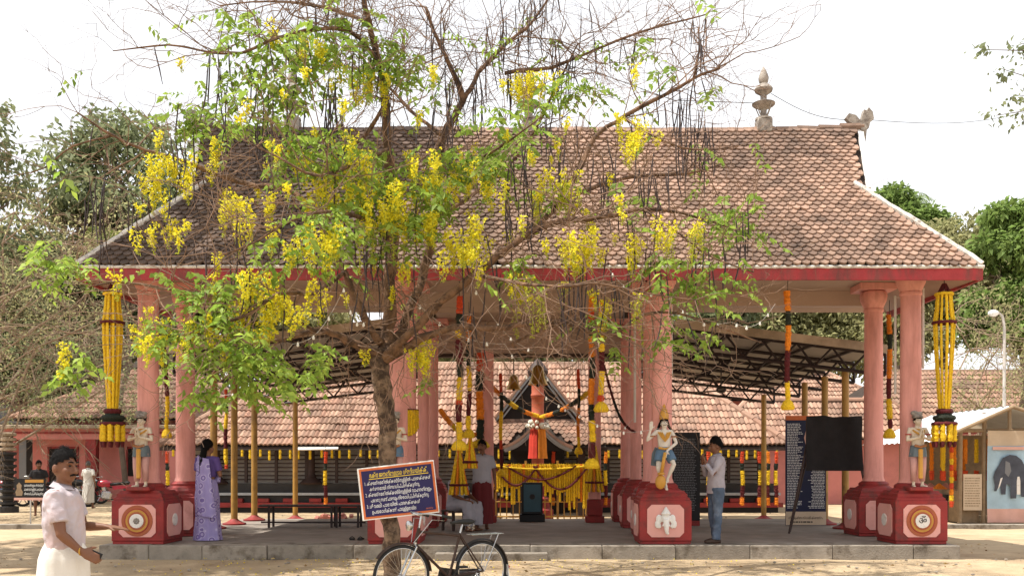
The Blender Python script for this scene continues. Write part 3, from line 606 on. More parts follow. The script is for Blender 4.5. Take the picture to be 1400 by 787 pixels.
def bgtree(name, label, base, crowns, leaf, nclump=70, per=170, lsz=.22, tr=.22, rc=.32, cat='tree', group='trees around the temple yard'):
    """crowns: ellipsoids ((cx,cy,cz),(rx,ry,rz)); clumps of leaves fill their outer volume, limbs reach into each"""
    base = V(base); T = thing(name, label, cat, base, group); q = MB(); allL = []
    c0 = V(crowns[0][0]); fork = base.lerp(V((c0.x, c0.y, c0.z - crowns[0][1][2] * .6)), .85)
    limb(q, base - V((0, 0, .2)), fork, tr, tr * .65, 7, 8, .03)
    for c, r in crowns:
        c = np.array(c); r = np.array(r); nc = max(6, int(nclump * (r[0] * r[1] * r[2]) ** (1 / 3) / 3.0)); d = unit(np.random.randn(nc, 3)); d[:, 2] = np.where(d[:, 2] < -.55, -d[:, 2], d[:, 2])
        cc = c + d * r * (0.45 + .55 * np.random.rand(nc, 1) ** .6)
        mr = float(np.mean(r)); cr = mr * rc * (.6 + .8 * np.random.rand(nc))
        for i in range(0, nc, max(1, nc // 14)): pts = limb(q, fork, V(cc[i]), tr * .42, tr * .06, 5, 5, .08)
        for i in range(nc):
            n = max(20, int(per * (cr[i] / (mr * rc)) ** 2)); k = unit(np.random.randn(n, 3)); rad = cr[i] * (.35 + .7 * np.random.rand(n, 1) ** .5)
            P = cc[i] + k * rad * np.array([1, 1, .7]); D = k * .7 + np.random.randn(n, 3) * .7 + np.array([0, 0, -.35]); allL.append(leaves(P, D, lsz, .5, .12, .15))
    put('trunk', q, MATS['bark_grey'], T, True); npmesh('crown', np.concatenate(allL).reshape(-1, 3), 4, LM[leaf], T, kind='stuff'); return T
def pxe(x0, x1, y0, y1, Y, dep=None):
    a = at((x0 + x1) / 2, (y0 + y1) / 2, Y); rx = abs(x1 - x0) / 2 * Y / 1250; rz = abs(y1 - y0) / 2 * Y / 1250; return ((a.x, a.y, a.z), (rx, dep or rx * .8, rz))
def ptree(name, label, px, Y, boxes, leaf, **k):
    b = at(px, 635, Y); return bgtree(name, label, (b.x, Y, 0), [pxe(*bx, Y + (bx[4] if False else 0)) for bx in boxes], leaf, **k)
ptree('rain_tree', 'tall grey-green tree showing above the left hip of the roof', 150, 42, [(70, 270, 165, 380), (20, 160, 240, 420), (180, 330, 250, 400)], 'dull', nclump=44, per=115, lsz=.33, tr=.3)
ptree('shade_tree', 'sparse dull-leaved tree at the edge of the yard behind the dry scrub', -40, 33, [(-160, 40, 120, 330), (-120, 60, 300, 480)], 'dull', nclump=42, per=110, lsz=.27, tr=.3)
ptree('dark_tree', 'dark dense tree in front of the grey concrete building', 80, 45, [(-60, 110, 360, 600), (60, 230, 350, 540)], 'dark', nclump=70, per=190, lsz=.36, tr=.35)
ptree('lime_bush', 'yellow-green leafy bush below the tall tree by the roof corner', 175, 36, [(105, 240, 320, 410)], 'yellowgreen', nclump=60, per=120, lsz=.24, tr=.12)
ptree('mango_tree', 'round green tree beside the right hip of the roof', 1225, 47, [(1175, 1275, 268, 400), (1230, 1310, 290, 420)], 'fresh', nclump=80, per=190, lsz=.34, tr=.3)
ptree('dry_tree', 'pale dry-leaved spreading tree behind the street lamp', 1310, 44, [(1230, 1345, 300, 470), (1290, 1400, 300, 480), (1180, 1300, 390, 520)], 'dry', nclump=70, per=170, lsz=.26, tr=.3)
ptree('bright_tree', 'bright green glossy-leaved tree beside the tiled stall', 1395, 32, [(1345, 1460, 270, 420), (1325, 1440, 380, 500)], 'fresh', nclump=80, per=200, lsz=.24, tr=.25)
ptree('scrub_tree', 'olive scrubby tree seen between roof and notice board shed', 1060, 52, [(930, 1080, 390, 560), (1040, 1200, 380, 560)], 'dry', nclump=80, per=170, lsz=.34, tr=.3)
ptree('jungle_tree', 'dark leafy tree beyond the temple hall, behind the steel shed', 985, 46, [(930, 1030, 410, 500)], 'dull', nclump=70, per=150, lsz=.32, tr=.25)
ptree('scrub_tree', 'dry olive tree beyond the temple hall, behind the bench', 420, 50, [(330, 480, 380, 560), (240, 380, 380, 560)], 'dry', nclump=80, per=160, lsz=.34, tr=.3)
ptree('hill_tree', 'green tree far behind the nave, above the tiled hall', 700, 60, [(560, 760, 380, 560), (720, 930, 380, 560)], 'dull', nclump=70, per=150, lsz=.4, tr=.3)
for (px, lab) in ((-330, 'broad tree off to the side of the office building'), (1620, 'broad tree off to the side of the rest house')):
    ptree('yard_tree', lab, px, 38, [(px - 170, px + 150, 180, 520)], 'dark', nclump=60, per=150, lsz=.34, tr=.35)
def palm(label, px, py, Y, hgt):
    c = at(px, py, Y); T = thing('coconut_palm', label, 'palm', (c.x, Y, 0), 'coconut palms beyond the yard'); q = MB(); q.tube([(c.x + .6, Y, -.2), (c.x + .4, Y, c.z * .5), (c.x, Y, c.z)], [.22, .16, .13], 8); put('trunk', q, MATS['bark_grey'], T, True); L = []
    rk = MB()
    for i in range(18):
        az = i * 2.4; el = random.uniform(.1, 1.2); ln = random.uniform(1.5, 2.1); pts = []
        for k in range(9):
            t = k / 8; r = ln * t * math.cos(el * (1 - .25 * t)); z = ln * t * math.sin(el) - 1.5 * t * t * ln * .45; pts.append(c + V((math.cos(az) * r, math.sin(az) * r, z)))
        rk.tube(pts, [.03 - .003 * k for k in range(9)], 4)
        for k in range(1, 33):
            t = k / 33 * 8; a = pts[int(t)].lerp(pts[min(8, int(t) + 1)], t % 1); tg = (pts[min(8, int(t) + 1)] - pts[int(t)]).normalized(); s = tg.cross(V((0, 0, 1))).normalized()
            for sg in (-1, 1): L.append((a, s * sg + tg * .6 + V((0, 0, -.55))))
    put('frond_rib', rk, LM['fresh'], T, kind='stuff')
    npmesh('frond', leaves([tuple(a) for a, b in L], [tuple(b) for a, b in L], .42, .075, .02, .2), 4, LM['fresh'], T, kind='stuff')
palm('coconut palm rising behind the round tree by the roof hip', 1236, 280, 50, 12); palm('coconut palm behind the bright green tree', 1388, 290, 46, 12)

# bare scrub at the left edge
mat('twig', (0.25, 0.18, 0.125), .9, .25, 3); mat('twig_pale', (0.34, 0.26, 0.19), .85, .2, 3)
def grow(q, p, d, L, r, depth, curl=.5, tips=None, drop=0.0, kids=(2, 4)):
    n = 4; pts = [V(p)]; d = V(d).normalized()
    for i in range(n):
        d = (d + V((random.gauss(0, 1), random.gauss(0, 1), random.gauss(0, 1) - drop)) * curl * .35).normalized(); pts.append(pts[-1] + d * (L / n))
    q.tube(pts, [r * (1 - .5 * i / n) for i in range(n + 1)], 4 if r < .012 else 6, caps=False)
    if depth == 0:
        if tips is not None: tips.append((pts[-1], d))
        return
    for k in range(random.randint(*kids)):
        t = random.randint(1, n); nd = (d + V((random.gauss(0, 1), random.gauss(0, 1), random.gauss(0, .8))) * .75).normalized(); grow(q, pts[t], nd, L * random.uniform(.5, .78), r * .55, depth - 1, curl, tips, drop, kids)
def scrub(label, px, Y, spec, leaf, n):
    b = at(px, 635, Y); T = thing('dry_scrub_tree', label, 'tree', (b.x, Y, 0), 'dry scrub at the yard edge'); q = MB(); tips = []
    for (x0, y0) in spec:
        t = at(x0, y0, Y + random.uniform(-1.5, 1.5)); s = V((b.x + random.uniform(-.4, .4), Y, 0)); pts = limb(q, s, t, .055, .02, 6, 6, .08)
        for k in range(9): p = pts[random.randint(3, 6)]; grow(q, p, V((random.gauss(0, 1), random.gauss(0, .8), random.gauss(.1, .6))), random.uniform(1.3, 2.3), .020, 4, .55, tips, .25, (2, 3))
    put('branches', q, MATS['twig'], T, kind='stuff')
    P = [tuple(p) for p, d in tips for _ in range(n)]; P = np.array(P) + np.random.randn(len(P), 3) * .16; P = P[P[:, 2] > 2.6]
    npmesh('foliage', leaves(P, np.random.randn(len(P), 3) + np.array([0, 0, -.4]), .11, .4, .1), 4, LM[leaf], T, kind='stuff')
scrub('tangled bare scrub tree overhanging the left edge of the yard', -150, 25, [(20, 290), (70, 330), (130, 340), (20, 400), (90, 420), (150, 430)], 'dry', 3)
scrub('brown leafless scrub tree between office building and flower hanging', -90, 29, [(60, 380), (120, 400), (170, 430), (60, 460), (190, 480)], 'dull', 4)
scrub('leafless twiggy tree behind the tin stall', 1330, 30, [(1300, 430), (1340, 450), (1370, 470)], 'dry', 4)
# ------------------------------------------------------------------ flowering tree in front
mat('cassia_bark', (0.20, 0.135, 0.09), .95, .45, 11, 1.0, 30, col2=(.065, .042, .03), thr=(.44, .58), c2scale=9)
mat('cassia_limb', (0.185, 0.105, 0.062), .95, .4, 9, 1.0, 34, col2=(.07, .042, .028), thr=(.44, .6), c2scale=7)
mat('cassia_twig', (0.20, 0.125, 0.085), .85, .3, 4, rnd=.25)
mat('cassia_leaf', (0.19, 0.31, 0.045), .6, .2, .8, rnd=.3, rnd2=(.34, .44, .08), trans=.5)
mat('cassia_flower', (0.82, 0.71, 0.02), .6, .08, 2, rnd=.14, rnd2=(.84, .80, .08), trans=.45)
mat('cassia_bud', (0.42, 0.48, 0.05), .6, .15, 2, rnd=.25, rnd2=(.55, .55, .06), trans=.3)
mat('pod', (0.035, 0.02, 0.018), .5, .3, 6, rnd=.3, spec=.4)
rng = random.Random(5)
TY = 11.7
tb = at(538, 800, TY)
CT = thing('golden_shower_tree', 'crooked tree with hanging yellow blossom and long dark pods before the pavilion', 'tree', (tb.x, TY, gz(TY)))
NODES = []          # (point, radius) all along the limbs
def path(nodes, sub=4):
    """catmull-rom through (px,py,Y,r_px)"""
    P = [(at(a, b, c), d * c / 1250 / 2 * (.61 if nodes[0][3] < 31 else .70 if nodes[0][1] < 600 else .74)) for a, b, c, d in nodes]; out = []
    for i in range(len(P) - 1):
        p0 = P[max(0, i - 1)][0]; p1 = P[i][0]; p2 = P[i + 1][0]; p3 = P[min(len(P) - 1, i + 2)][0]
        for k in range(sub):
            t = k / sub; q = .5 * ((2 * p1) + (p2 - p0) * t + (2 * p0 - 5 * p1 + 4 * p2 - p3) * t * t + (3 * p1 - p0 - 3 * p2 + p3) * t ** 3); out.append((q, P[i][1] + (P[i + 1][1] - P[i][1]) * t))
    out.append(P[-1]); return out
def lim(nodes, name='limb', m='cassia_limb', sub=4, n=9):
    pts = path(nodes, sub); q = MB()
    pp = [p + V((rng.gauss(0, 1), rng.gauss(0, 1), rng.gauss(0, 1))) * (r * (.10 if name == 'trunk' else .2)) for p, r in pts]; q.tube(pp, [max(.005, r * (rng.uniform(.94, 1.07) if name == 'trunk' else rng.uniform(.86, 1.14))) for p, r in pts], n)
    for i, (p, r) in enumerate(pts):
        if i > 2: NODES.append((p, r))
    put(name, q, MATS[m], CT, 'all'); return pts
trunk = lim([(539, 822, 11.7, 40), (537, 780, 11.7, 33), (534, 735, 11.7, 31), (531, 680, 11.7, 31), (530, 625, 11.68, 32), (527, 565, 11.68, 33), (521, 510, 11.7, 33), (517, 478, 11.7, 36)], 'trunk', 'cassia_bark', 5, 14)
NODES.clear()
L = lim
L([(522, 500, 11.7, 34), (530, 462, 11.75, 27), (534, 400, 11.8, 24), (537, 330, 11.9, 22), (534, 265, 11.9, 20), (530, 205, 11.8, 18), (526, 140, 11.7, 17), (519, 85, 11.5, 14), (503, 30, 11.3, 11), (490, -50, 11, 8)])
L([(524, 488, 11.7, 30), (548, 452, 11.9, 22), (566, 410, 12.1, 20), (583, 365, 12.3, 19), (594, 300, 12.4, 18), (600, 240, 12.5, 18), (606, 188, 12.5, 17), (632, 138, 12.5, 15), (618, 95, 12.4, 11), (598, 55, 12.3, 9), (582, 10, 12.2, 7)])
L([(632, 138, 12.5, 13), (655, 100, 12.6, 11), (690, 62, 12.7, 9), (728, 30, 12.8, 6), (760, -20, 12.8, 4)])
L([(527, 492, 11.7, 28), (560, 455, 11.4, 20), (605, 412, 11.2, 18), (648, 376, 11, 17), (692, 340, 10.9, 16), (735, 312, 10.9, 15), (775, 302, 10.9, 13), (830, 296, 10.9, 10), (880, 286, 11, 8), (935, 292, 11, 6), (1000, 312, 11, 4)])
L([(735, 312, 10.9, 13), (762, 275, 11.2, 12), (790, 235, 11.5, 11), (812, 190, 11.7, 11), (852, 160, 11.9, 10), (905, 132, 12, 9), (948, 108, 12.1, 7), (984, 93, 12.2, 5)])
L([(692, 340, 10.9, 11), (742, 300, 12, 11), (795, 262, 12.8, 10), (860, 242, 13.1, 8), (935, 238, 13.1, 6), (985, 225, 13.1, 4)])
L([(530, 490, 11.7, 26), (575, 462, 11.4, 18), (625, 448, 11.1, 15), (680, 448, 11, 14), (735, 442, 10.9, 12), (775, 440, 10.8, 11), (808, 455, 10.8, 9), (845, 452, 10.8, 8), (880, 430, 10.9, 7), (925, 428, 10.9, 6), (975, 444, 10.9, 5), (1040, 468, 11, 3)])
L([(775, 440, 10.8, 7), (700, 470, 11.2, 6), (740, 488, 11.4, 4)], sub=3)
L([(518, 486, 11.7, 28), (492, 474, 11.5, 20), (462, 458, 11.3, 15), (430, 452, 11.1, 12), (395, 462, 10.9, 8), (345, 470, 10.8, 5)])
L([(520, 470, 11.7, 22), (498, 432, 11.5, 16), (470, 372, 11.5, 14), (440, 310, 11.6, 13), (400, 262, 11.8, 13), (350, 254, 11.9, 12), (300, 240, 12, 11), (250, 220, 12, 9), (200, 205, 12, 7), (155, 186, 11.9, 6), (106, 154, 11.8, 4)])
L([(519, 85, 11.5, 10), (480, 45, 11, 9), (430, 40, 10.8, 8), (380, 52, 10.7, 7), (330, 72, 10.6, 6), (290, 72, 10.6, 5), (230, 62, 10.6, 4), (155, 70, 10.6, 2.5)])
L([(503, 30, 11.3, 9), (460, 15, 11.8, 8), (420, 6, 12, 6), (360, 2, 12.2, 4), (300, 8, 12.3, 3)])
L([(690, 100, 12.7, 8), (715, 96, 12.8, 10), (755, 92, 12.9, 8), (800, 74, 13, 6), (870, 46, 13, 5), (965, 20, 13, 3)])
L([(526, 140, 11.7, 10), (500, 185, 12.4, 9), (470, 200, 13, 8), (430, 210, 13.2, 6), (395, 195, 13.2, 4)])
L([(594, 300, 12.4, 11), (640, 270, 12.9, 9), (690, 230, 13.1, 8), (730, 180, 13.1, 6), (760, 120, 13, 5), (790, 60, 12.9, 3)])
L([(470, 372, 11.5, 10), (430, 400, 10.6, 9), (380, 402, 10, 8), (340, 430, 9.7, 7), (275, 450, 9.5, 5), (215, 470, 9.4, 3)])
L([(430, 452, 11.1, 8), (370, 420, 10.4, 7), (300, 405, 10, 6), (230, 395, 9.8, 6), (165, 385, 9.7, 5), (120, 392, 9.6, 3)])
L([(537, 330, 11.9, 12), (500, 300, 10.9, 10), (450, 290, 10.2, 8), (400, 300, 9.7, 6), (350, 330, 9.4, 4), (300, 350, 9.3, 3)])
L([(606, 188, 12.5, 9), (560, 150, 12.9, 8), (520, 110, 13.1, 6), (470, 90, 13.2, 5), (420, 95, 13.2, 3)])
L([(648, 376, 11, 10), (700, 385, 10.2, 8), (760, 392, 9.8, 7), (820, 388, 9.6, 5), (880, 400, 9.5, 4), (950, 410, 9.5, 3)])
L([(880, 286, 11, 6), (930, 320, 10.8, 5), (970, 350, 10.7, 4), (1030, 372, 10.6, 3)], sub=3)
L([(852, 160, 11.9, 6), (900, 190, 11.8, 5), (950, 205, 11.7, 4), (1010, 200, 11.7, 2)], sub=3)
L([(948, 108, 12.1, 6), (956, 70, 12.1, 5), (955, 38, 12.1, 3)], sub=3)
L([(155, 186, 11.9, 5), (100, 200, 12, 4), (60, 230, 12, 3), (20, 240, 12, 2)], sub=3)
L([(530, 205, 11.8, 9), (470, 230, 10.6, 8), (430, 240, 10, 6), (380, 215, 9.8, 4), (330, 190, 9.8, 3)])
L([(620, 230, 12.5, 7), (660, 215, 11.4, 6), (700, 190, 10.7, 5), (740, 160, 10.4, 3)], sub=3)
# crooked bare twigs
tw = MB(); TIPS = []
def twig(p, d, Ln, r, dep):
    n = 5; pts = [V(p)]; d = V(d).normalized()
    for i in range(n):
        d = (d + V((rng.gauss(0, 1), rng.gauss(0, 1), rng.gauss(0, 1))) * .24).normalized(); pts.append(pts[-1] + d * (Ln / n))
    if pts[-1].y > 13.7 and pts[-1].z > 3.9: return
    tw.tube(pts, [r * (1 - .55 * i / n) for i in range(n + 1)], 4 if r < .008 else 6, caps=False); TIPS.append((pts[-1], d)); TIPS.append((pts[3], d))
    if dep > 0:
        for k in range(rng.randint(2, 3)):
            t = rng.randint(2, n); nd = (d + V((rng.gauss(0, 1), rng.gauss(0, 1), rng.gauss(0, 1))) * .6); twig(pts[t], nd, Ln * rng.uniform(.5, .8), r * .6, dep - 1)
cen = at(560, 330, 11.6)
fine = [(p, r) for p, r in NODES if r < .085]
for i in range(500):
    p, r = rng.choice(fine); out = (p - cen); out.z *= .6; d = out.normalized() * .7 + V((rng.gauss(0, .8), rng.gauss(0, .6), rng.gauss(.12, .7)))
    twig(p, d, rng.uniform(.5, 1.35), min(r * .55, rng.uniform(.005, .011)), 2)
upper = [t for t in fine if t[0].z > 6.0 and t[0].x > -3.2]
for i in range(190):
    p, r = rng.choice(upper); twig(p, V((rng.gauss(0, .8), rng.gauss(0, .6), rng.gauss(.5, .5))), rng.uniform(.5, 1.3), min(r * .5, rng.uniform(.004, .009)), 2)
put('twigs', tw, MATS['cassia_twig'], CT, kind='stuff')
# leaf sprays, blossom racemes and pods hung where the photograph has them
LV = []
def leaf_spray(c, n, spread):
    for i in range(n):
        p = c + V((rng.gauss(0, 1), rng.gauss(0, 1), rng.gauss(0, .8))) * spread; az = rng.uniform(0, 2 * PI); d = V((math.cos(az), math.sin(az), rng.uniform(-.6, .25))).normalized(); ln = rng.uniform(.22, .40)
        s = d.cross(V((0, 0, 1))).normalized(); k = rng.randint(5, 7)
        for j in range(k):
            t = (j + .6) / k; q = p + d * (ln * t) + V((0, 0, -.16 * t * t))
            for sg in (-1, 1): LV.append((q, s * sg + d * .35 + V((rng.gauss(0, .15), rng.gauss(0, .15), -.45 + rng.gauss(0, .2))), rng.uniform(.075, .12)))
        LV.append((p + d * ln + V((0, 0, -.16)), d + V((0, 0, -.5)), .09))
FL = []; BD = []; RA = MB()
def raceme(p, ln, w, bud=.25):
    n = int(66 * ln / .4); a = rng.uniform(-.12, .12); b = rng.uniform(-.12, .12)
    RA.tube([p, p + V((a * ln * .5, b * ln * .5, -ln * .5)), p + V((a * ln, b * ln, -ln))], .004, 3, caps=False)
    for i in range(n):
        t = (i + rng.random()) / n; z = -ln * t; wr = w * (1 - .75 * t) * math.sqrt(rng.random()); az = rng.uniform(0, 2 * PI); q = p + V((a * ln * t + wr * math.cos(az), b * ln * t + wr * math.sin(az), z))
        (BD if t > 1 - bud or rng.random() < .06 else FL).append(q)
def cluster(px, py, Y, n, sp, ln=.36, w=.095, bud=.22):
    n = max(1, int(n * 1.18 + .4)); sp *= 1.45
    for i in range(n):
        c = at(px, py, Y) + V((rng.gauss(0, 1) * sp, rng.gauss(0, 1) * sp * .8, rng.gauss(0, 1) * sp * .5 + ln * .5)); raceme(c, ln * rng.uniform(.6, 1.3), w * rng.uniform(.7, 1.3), bud)
FLOW = [(232, 245, 11.9, 9, .17), (262, 242, 11.9, 5, .10), (200, 232, 11.9, 2, .06), (192, 335, 11.8, 2, .05), (222, 322, 11.8, 3, .05), (290, 205, 11.9, 2, .05), (415, 238, 11, 5, .13), (460, 245, 10.6, 8, .18), (500, 262, 10.9, 8, .2), (540, 275, 10.8, 9, .22), (580, 262, 11.2, 7, .18), (600, 240, 11.3, 5, .15),
        (425, 340, 9.6, 6, .12), (440, 330, 9.8, 3, .08), (365, 410, 9.8, 6, .14), (385, 440, 9.8, 6, .14), (345, 395, 9.9, 5, .12), (240, 470, 9.5, 6, .12), (225, 490, 9.5, 3, .08), (410, 410, 10.2, 4, .10), (350, 460, 9.7, 3, .1), (655, 345, 10.9, 5, .12), (640, 372, 10.9, 4, .1), (660, 330, 10.9, 4, .1), (625, 355, 11.2, 3, .08),
        (785, 352, 10.7, 7, .11), (805, 358, 10.7, 4, .07), (866, 185, 11.6, 6, .09), (872, 205, 11.6, 3, .07), (740, 120, 12.3, 4, .12), (715, 125, 12.5, 4, .12), (690, 130, 12.6, 3, .1), (745, 265, 11, 2, .1), (780, 262, 11, 2, .1), (490, 115, 11.4, 3, .1), (455, 110, 11, 2, .1), (500, 125, 11.4, 3, .1), (410, 75, 10.8, 2, .07), (445, 78, 10.8, 2, .07),
        (900, 320, 10.8, 3, .08), (890, 340, 10.8, 3, .08), (870, 355, 10.8, 2, .06), (975, 322, 10.8, 2, .08), (575, 500, 11.4, 3, .06), (585, 480, 11.5, 3, .08), (500, 495, 11.3, 1, .03), (700, 395, 11, 2, .08), (720, 402, 11, 2, .06), (560, 380, 11, 2, .05), (600, 330, 11, 4, .1), (570, 320, 11, 5, .12), (520, 300, 10.8, 5, .12), (480, 285, 10.5, 4, .12), (150, 395, 9.6, 1, .04),
        (320, 290, 10.5, 3, .1), (350, 320, 10.3, 2, .08), (365, 295, 10.2, 2, .08), (300, 285, 10.8, 2, .08), (820, 430, 10.9, 2, .07), (100, 500, 9.7, 2, .07), (390, 60, 10.9, 2, .07), (680, 270, 12, 4, .12), (650, 255, 12, 4, .12), (620, 300, 11.6, 3, .1)]
for a in FLOW: cluster(*a)
for p, d in rng.sample([t for t in TIPS if -4.3 < t[0].x < 1.2 and 3.6 < t[0].z < 6.2], 80): raceme(p, rng.uniform(.12, .3), .06, .35)
for (px, py, Y, n) in ((745, 412, 10.9, 4), (735, 430, 10.9, 3), (775, 265, 11, 5), (945, 335, 10.8, 4), (730, 285, 11.2, 3), (855, 445, 10.9, 2), (520, 330, 10.8, 4), (600, 490, 11.5, 3), (215, 460, 9.5, 3), (870, 440, 10.9, 2)): cluster(px, py, Y, n, .1, .42, .08, .85)
LEAF = [(330, 90, 10.7, 14, .22), (370, 60, 10.7, 14, .22), (410, 70, 10.9, 16, .25), (440, 60, 11, 14, .25), (470, 80, 11.2, 12, .22), (420, 110, 11, 10, .2), (380, 110, 10.8, 10, .18), (505, 60, 11.3, 10, .2), (540, 80, 11.4, 8, .15), (560, 95, 11.5, 8, .12), (520, 90, 11.4, 8, .15), (570, 90, 11.5, 6, .1),
        (280, 165, 11.3, 10, .14), (310, 160, 11.1, 8, .12), (255, 145, 11.3, 5, .1), (350, 150, 10.7, 10, .15), (340, 120, 10.7, 8, .15), (400, 195, 10.5, 14, .2), (430, 200, 10.5, 14, .22), (470, 215, 10.6, 14, .2), (410, 220, 10.4, 10, .16), (520, 215, 11.6, 8, .18), (500, 200, 11.6, 10, .18), (560, 240, 11.4, 8, .18),
        (620, 215, 11.2, 12, .2), (660, 210, 11.2, 12, .2), (690, 190, 11, 10, .18), (640, 195, 11.4, 8, .18), (600, 225, 11.2, 8, .18), (700, 175, 11.2, 8, .12), (755, 125, 12.4, 8, .15), (770, 115, 12.4, 8, .15), (800, 120, 12.3, 9, .12), (730, 140, 12, 6, .12), (880, 72, 12.8, 4, .08), (920, 102, 12, 3, .06), (820, 60, 13, 2, .05),
        (400, 330, 9.6, 10, .16), (380, 340, 9.6, 8, .14), (450, 310, 9.9, 10, .16), (420, 290, 10, 8, .16), (300, 400, 9.8, 8, .16), (275, 420, 9.6, 12, .18), (320, 400, 9.9, 8, .15), (255, 440, 9.5, 10, .16), (230, 440, 9.5, 8, .14), (300, 470, 9.6, 14, .18), (330, 490, 9.6, 14, .18), (360, 480, 9.7, 14, .18), (290, 500, 9.6, 10, .14), (330, 520, 9.6, 10, .12), (400, 500, 9.9, 10, .16), (375, 520, 9.7, 8, .12), (420, 490, 10, 6, .12), (450, 490, 10.4, 4, .08), (265, 470, 9.5, 8, .12), (280, 540, 9.6, 5, .08), (310, 385, 9.8, 6, .14), (205, 375, 9.7, 3, .06), 
        (925, 370, 10.7, 9, .12), (945, 385, 10.7, 9, .12), (905, 350, 10.7, 6, .1), (985, 375, 10.6, 6, .09), (1000, 400, 10.6, 4, .06), (1020, 285, 11, 9, .12), (990, 285, 11, 7, .12), (1030, 310, 11, 5, .08), (970, 310, 11, 5, .1), (940, 450, 10.9, 8, .10), (925, 460, 10.9, 5, .08), (815, 435, 10.9, 6, .1), (705, 370, 10.9, 6, .1), (720, 355, 10.9, 5, .08), (760, 265, 11.1, 8, .12), (885, 275, 11.5, 5, .09), (840, 470, 10.9, 2, .04), (590, 520, 11.5, 3, .05), (115, 480, 9.6, 6, .1), (95, 515, 9.6, 4, .08), (60, 345, 11, 6, .12), (90, 360, 11, 6, .12), (115, 365, 11, 5, .12), (505, 340, 10.8, 5, .12), (60, 375, 11, 4, .1), (540, 250, 11, 12, .2), (570, 290, 11, 12, .2), (510, 285, 10.8, 12, .2), (600, 270, 11.2, 10, .18), (480, 260, 10.6, 10, .18), (550, 320, 11, 8, .16), (635, 235, 11.4, 10, .18), (670, 235, 11.6, 8, .16), (350, 30, 10.9, 8, .2), (460, 30, 11.1, 10, .2), (300, 30, 10.8, 5, .15), (250, 165, 11.3, 5, .1)]
for (px, py, Y, n, sp) in LEAF: leaf_spray(at(px, py, Y), int(n * (.78 if py > 420 else .92) + .5), sp)
for p, d in rng.sample([t for t in TIPS if t[0].z > 3.3 and t[0].x < 2.6], 60): leaf_spray(p, 1, .04)
P = np.array([tuple(a) for a, b, c in LV]); D = np.array([tuple(b) for a, b, c in LV]); S = np.array([c for a, b, c in LV])
npmesh('foliage', leaves(P, D, S, .5, .1, .12), 4, MATS['cassia_leaf'], CT, kind='stuff')
def petals(P, k, s):
    P = np.repeat(np.array([tuple(p) for p in P]), k, 0); return leaves(P, np.random.randn(len(P), 3), s, .8, .15)
npmesh('blossom', petals(FL, 4, .027), 4, MATS['cassia_flower'], CT, kind='stuff')
npmesh('flower_buds', petals(BD, 3, .017), 4, MATS['cassia_bud'], CT, kind='stuff')
put('raceme_stalks', RA, MATS['cassia_bud'], CT, kind='stuff')
# pods: bunches of long dark sticks, each its own part
pm = []
for k in range(3):
    q = MB(); pts = [(0, 0, 0), (.004, 0, -.06)] + [(.012 * math.sin(j * .9 + k) * (1 if k else .4) + .02 * (j / 6) ** 2 * k, .008 * math.sin(j + k), -.06 - .44 * j / 6) for j in range(1, 7)]
    q.tube(pts, [.003, .006, .0085, .009, .0085, .009, .008, .003], 6); me = q.mesh('pod', True); me.materials.append(MATS['pod']); pm.append(me)
BUN = [(297, 90, 10.6, 8, 1.3), (352, 130, 10.6, 5, 1.2), (357, 190, 10.6, 4, 1.1), (248, 220, 11.2, 4, 1), (262, 210, 11.2, 4, 1), (128, 270, 11.9, 7, 1.2), (136, 290, 11.9, 6, 1), (190, 275, 12, 2, 1), (192, 300, 12, 2, 1), (183, 270, 12, 1, 1), (445, 140, 11, 9, 1.2), (455, 165, 11, 5, 1.1), (400, 170, 10.8, 4, 1.1), (478, 70, 11, 4, 1.2), (527, 200, 11.6, 3, 1), (522, 330, 10.9, 6, 1.4), (495, 350, 10.8, 4, 1.3), (608, 150, 12.3, 6, 1.4), (620, 200, 12, 5, 1.2), (600, 50, 12.2, 4, 1.1), (670, 60, 12.6, 5, 1.2), (650, 140, 12.4, 6, 1.1), (690, 30, 12.7, 5, 1.1), (720, 20, 12.7, 6, 1), (735, 20, 12.7, 6, 1), (700, 90, 12.6, 5, 1), (760, 60, 12.8, 3, 1), (808, 30, 12.9, 3, 1.1), (640, 340, 11, 4, 1.3), (630, 410, 11, 3, 1), (655, 425, 11, 3, 1),
       (700, 300, 11, 6, 1), (720, 220, 11.2, 7, 1.1), (750, 200, 11.4, 5, 1), (780, 190, 11.5, 4, 1), (700, 250, 11.2, 5, 1), (730, 330, 10.9, 4, 1), (790, 400, 10.7, 7, 1.2), (775, 400, 10.7, 3, 1), (822, 400, 10.8, 5, 1), (850, 390, 10.8, 5, 1), (760, 420, 10.7, 3, 1), (870, 250, 11, 5, 1), (900, 260, 11, 6, 1.1), (930, 200, 11.8, 5, 1.2), (940, 180, 11.9, 6, 1.2), (960, 190, 12, 9, 1.3), (925, 160, 12, 4, 1.1), (905, 140, 12, 3, 1), (835, 230, 11.3, 5, 1), (815, 250, 11.2, 5, 1), (860, 330, 10.8, 5, 1), (890, 350, 10.8, 4, 1), (960, 350, 10.7, 5, 1.2), (1000, 345, 10.7, 4, 1.2), (1018, 330, 10.9, 3, 1.2), (910, 400, 10.7, 3, 1), (330, 350, 9.8, 4, 1), (340, 395, 9.8, 3, 1), (280, 330, 10.3, 3, 1), (400, 350, 9.9, 3, 1), (440, 380, 10.2, 2, 1), (560, 330, 11, 3, 1), (575, 400, 11, 2, 1), (680, 400, 11, 3, 1), (500, 420, 11, 3, 1), (310, 410, 9.9, 2, 1)]
cnt = 0
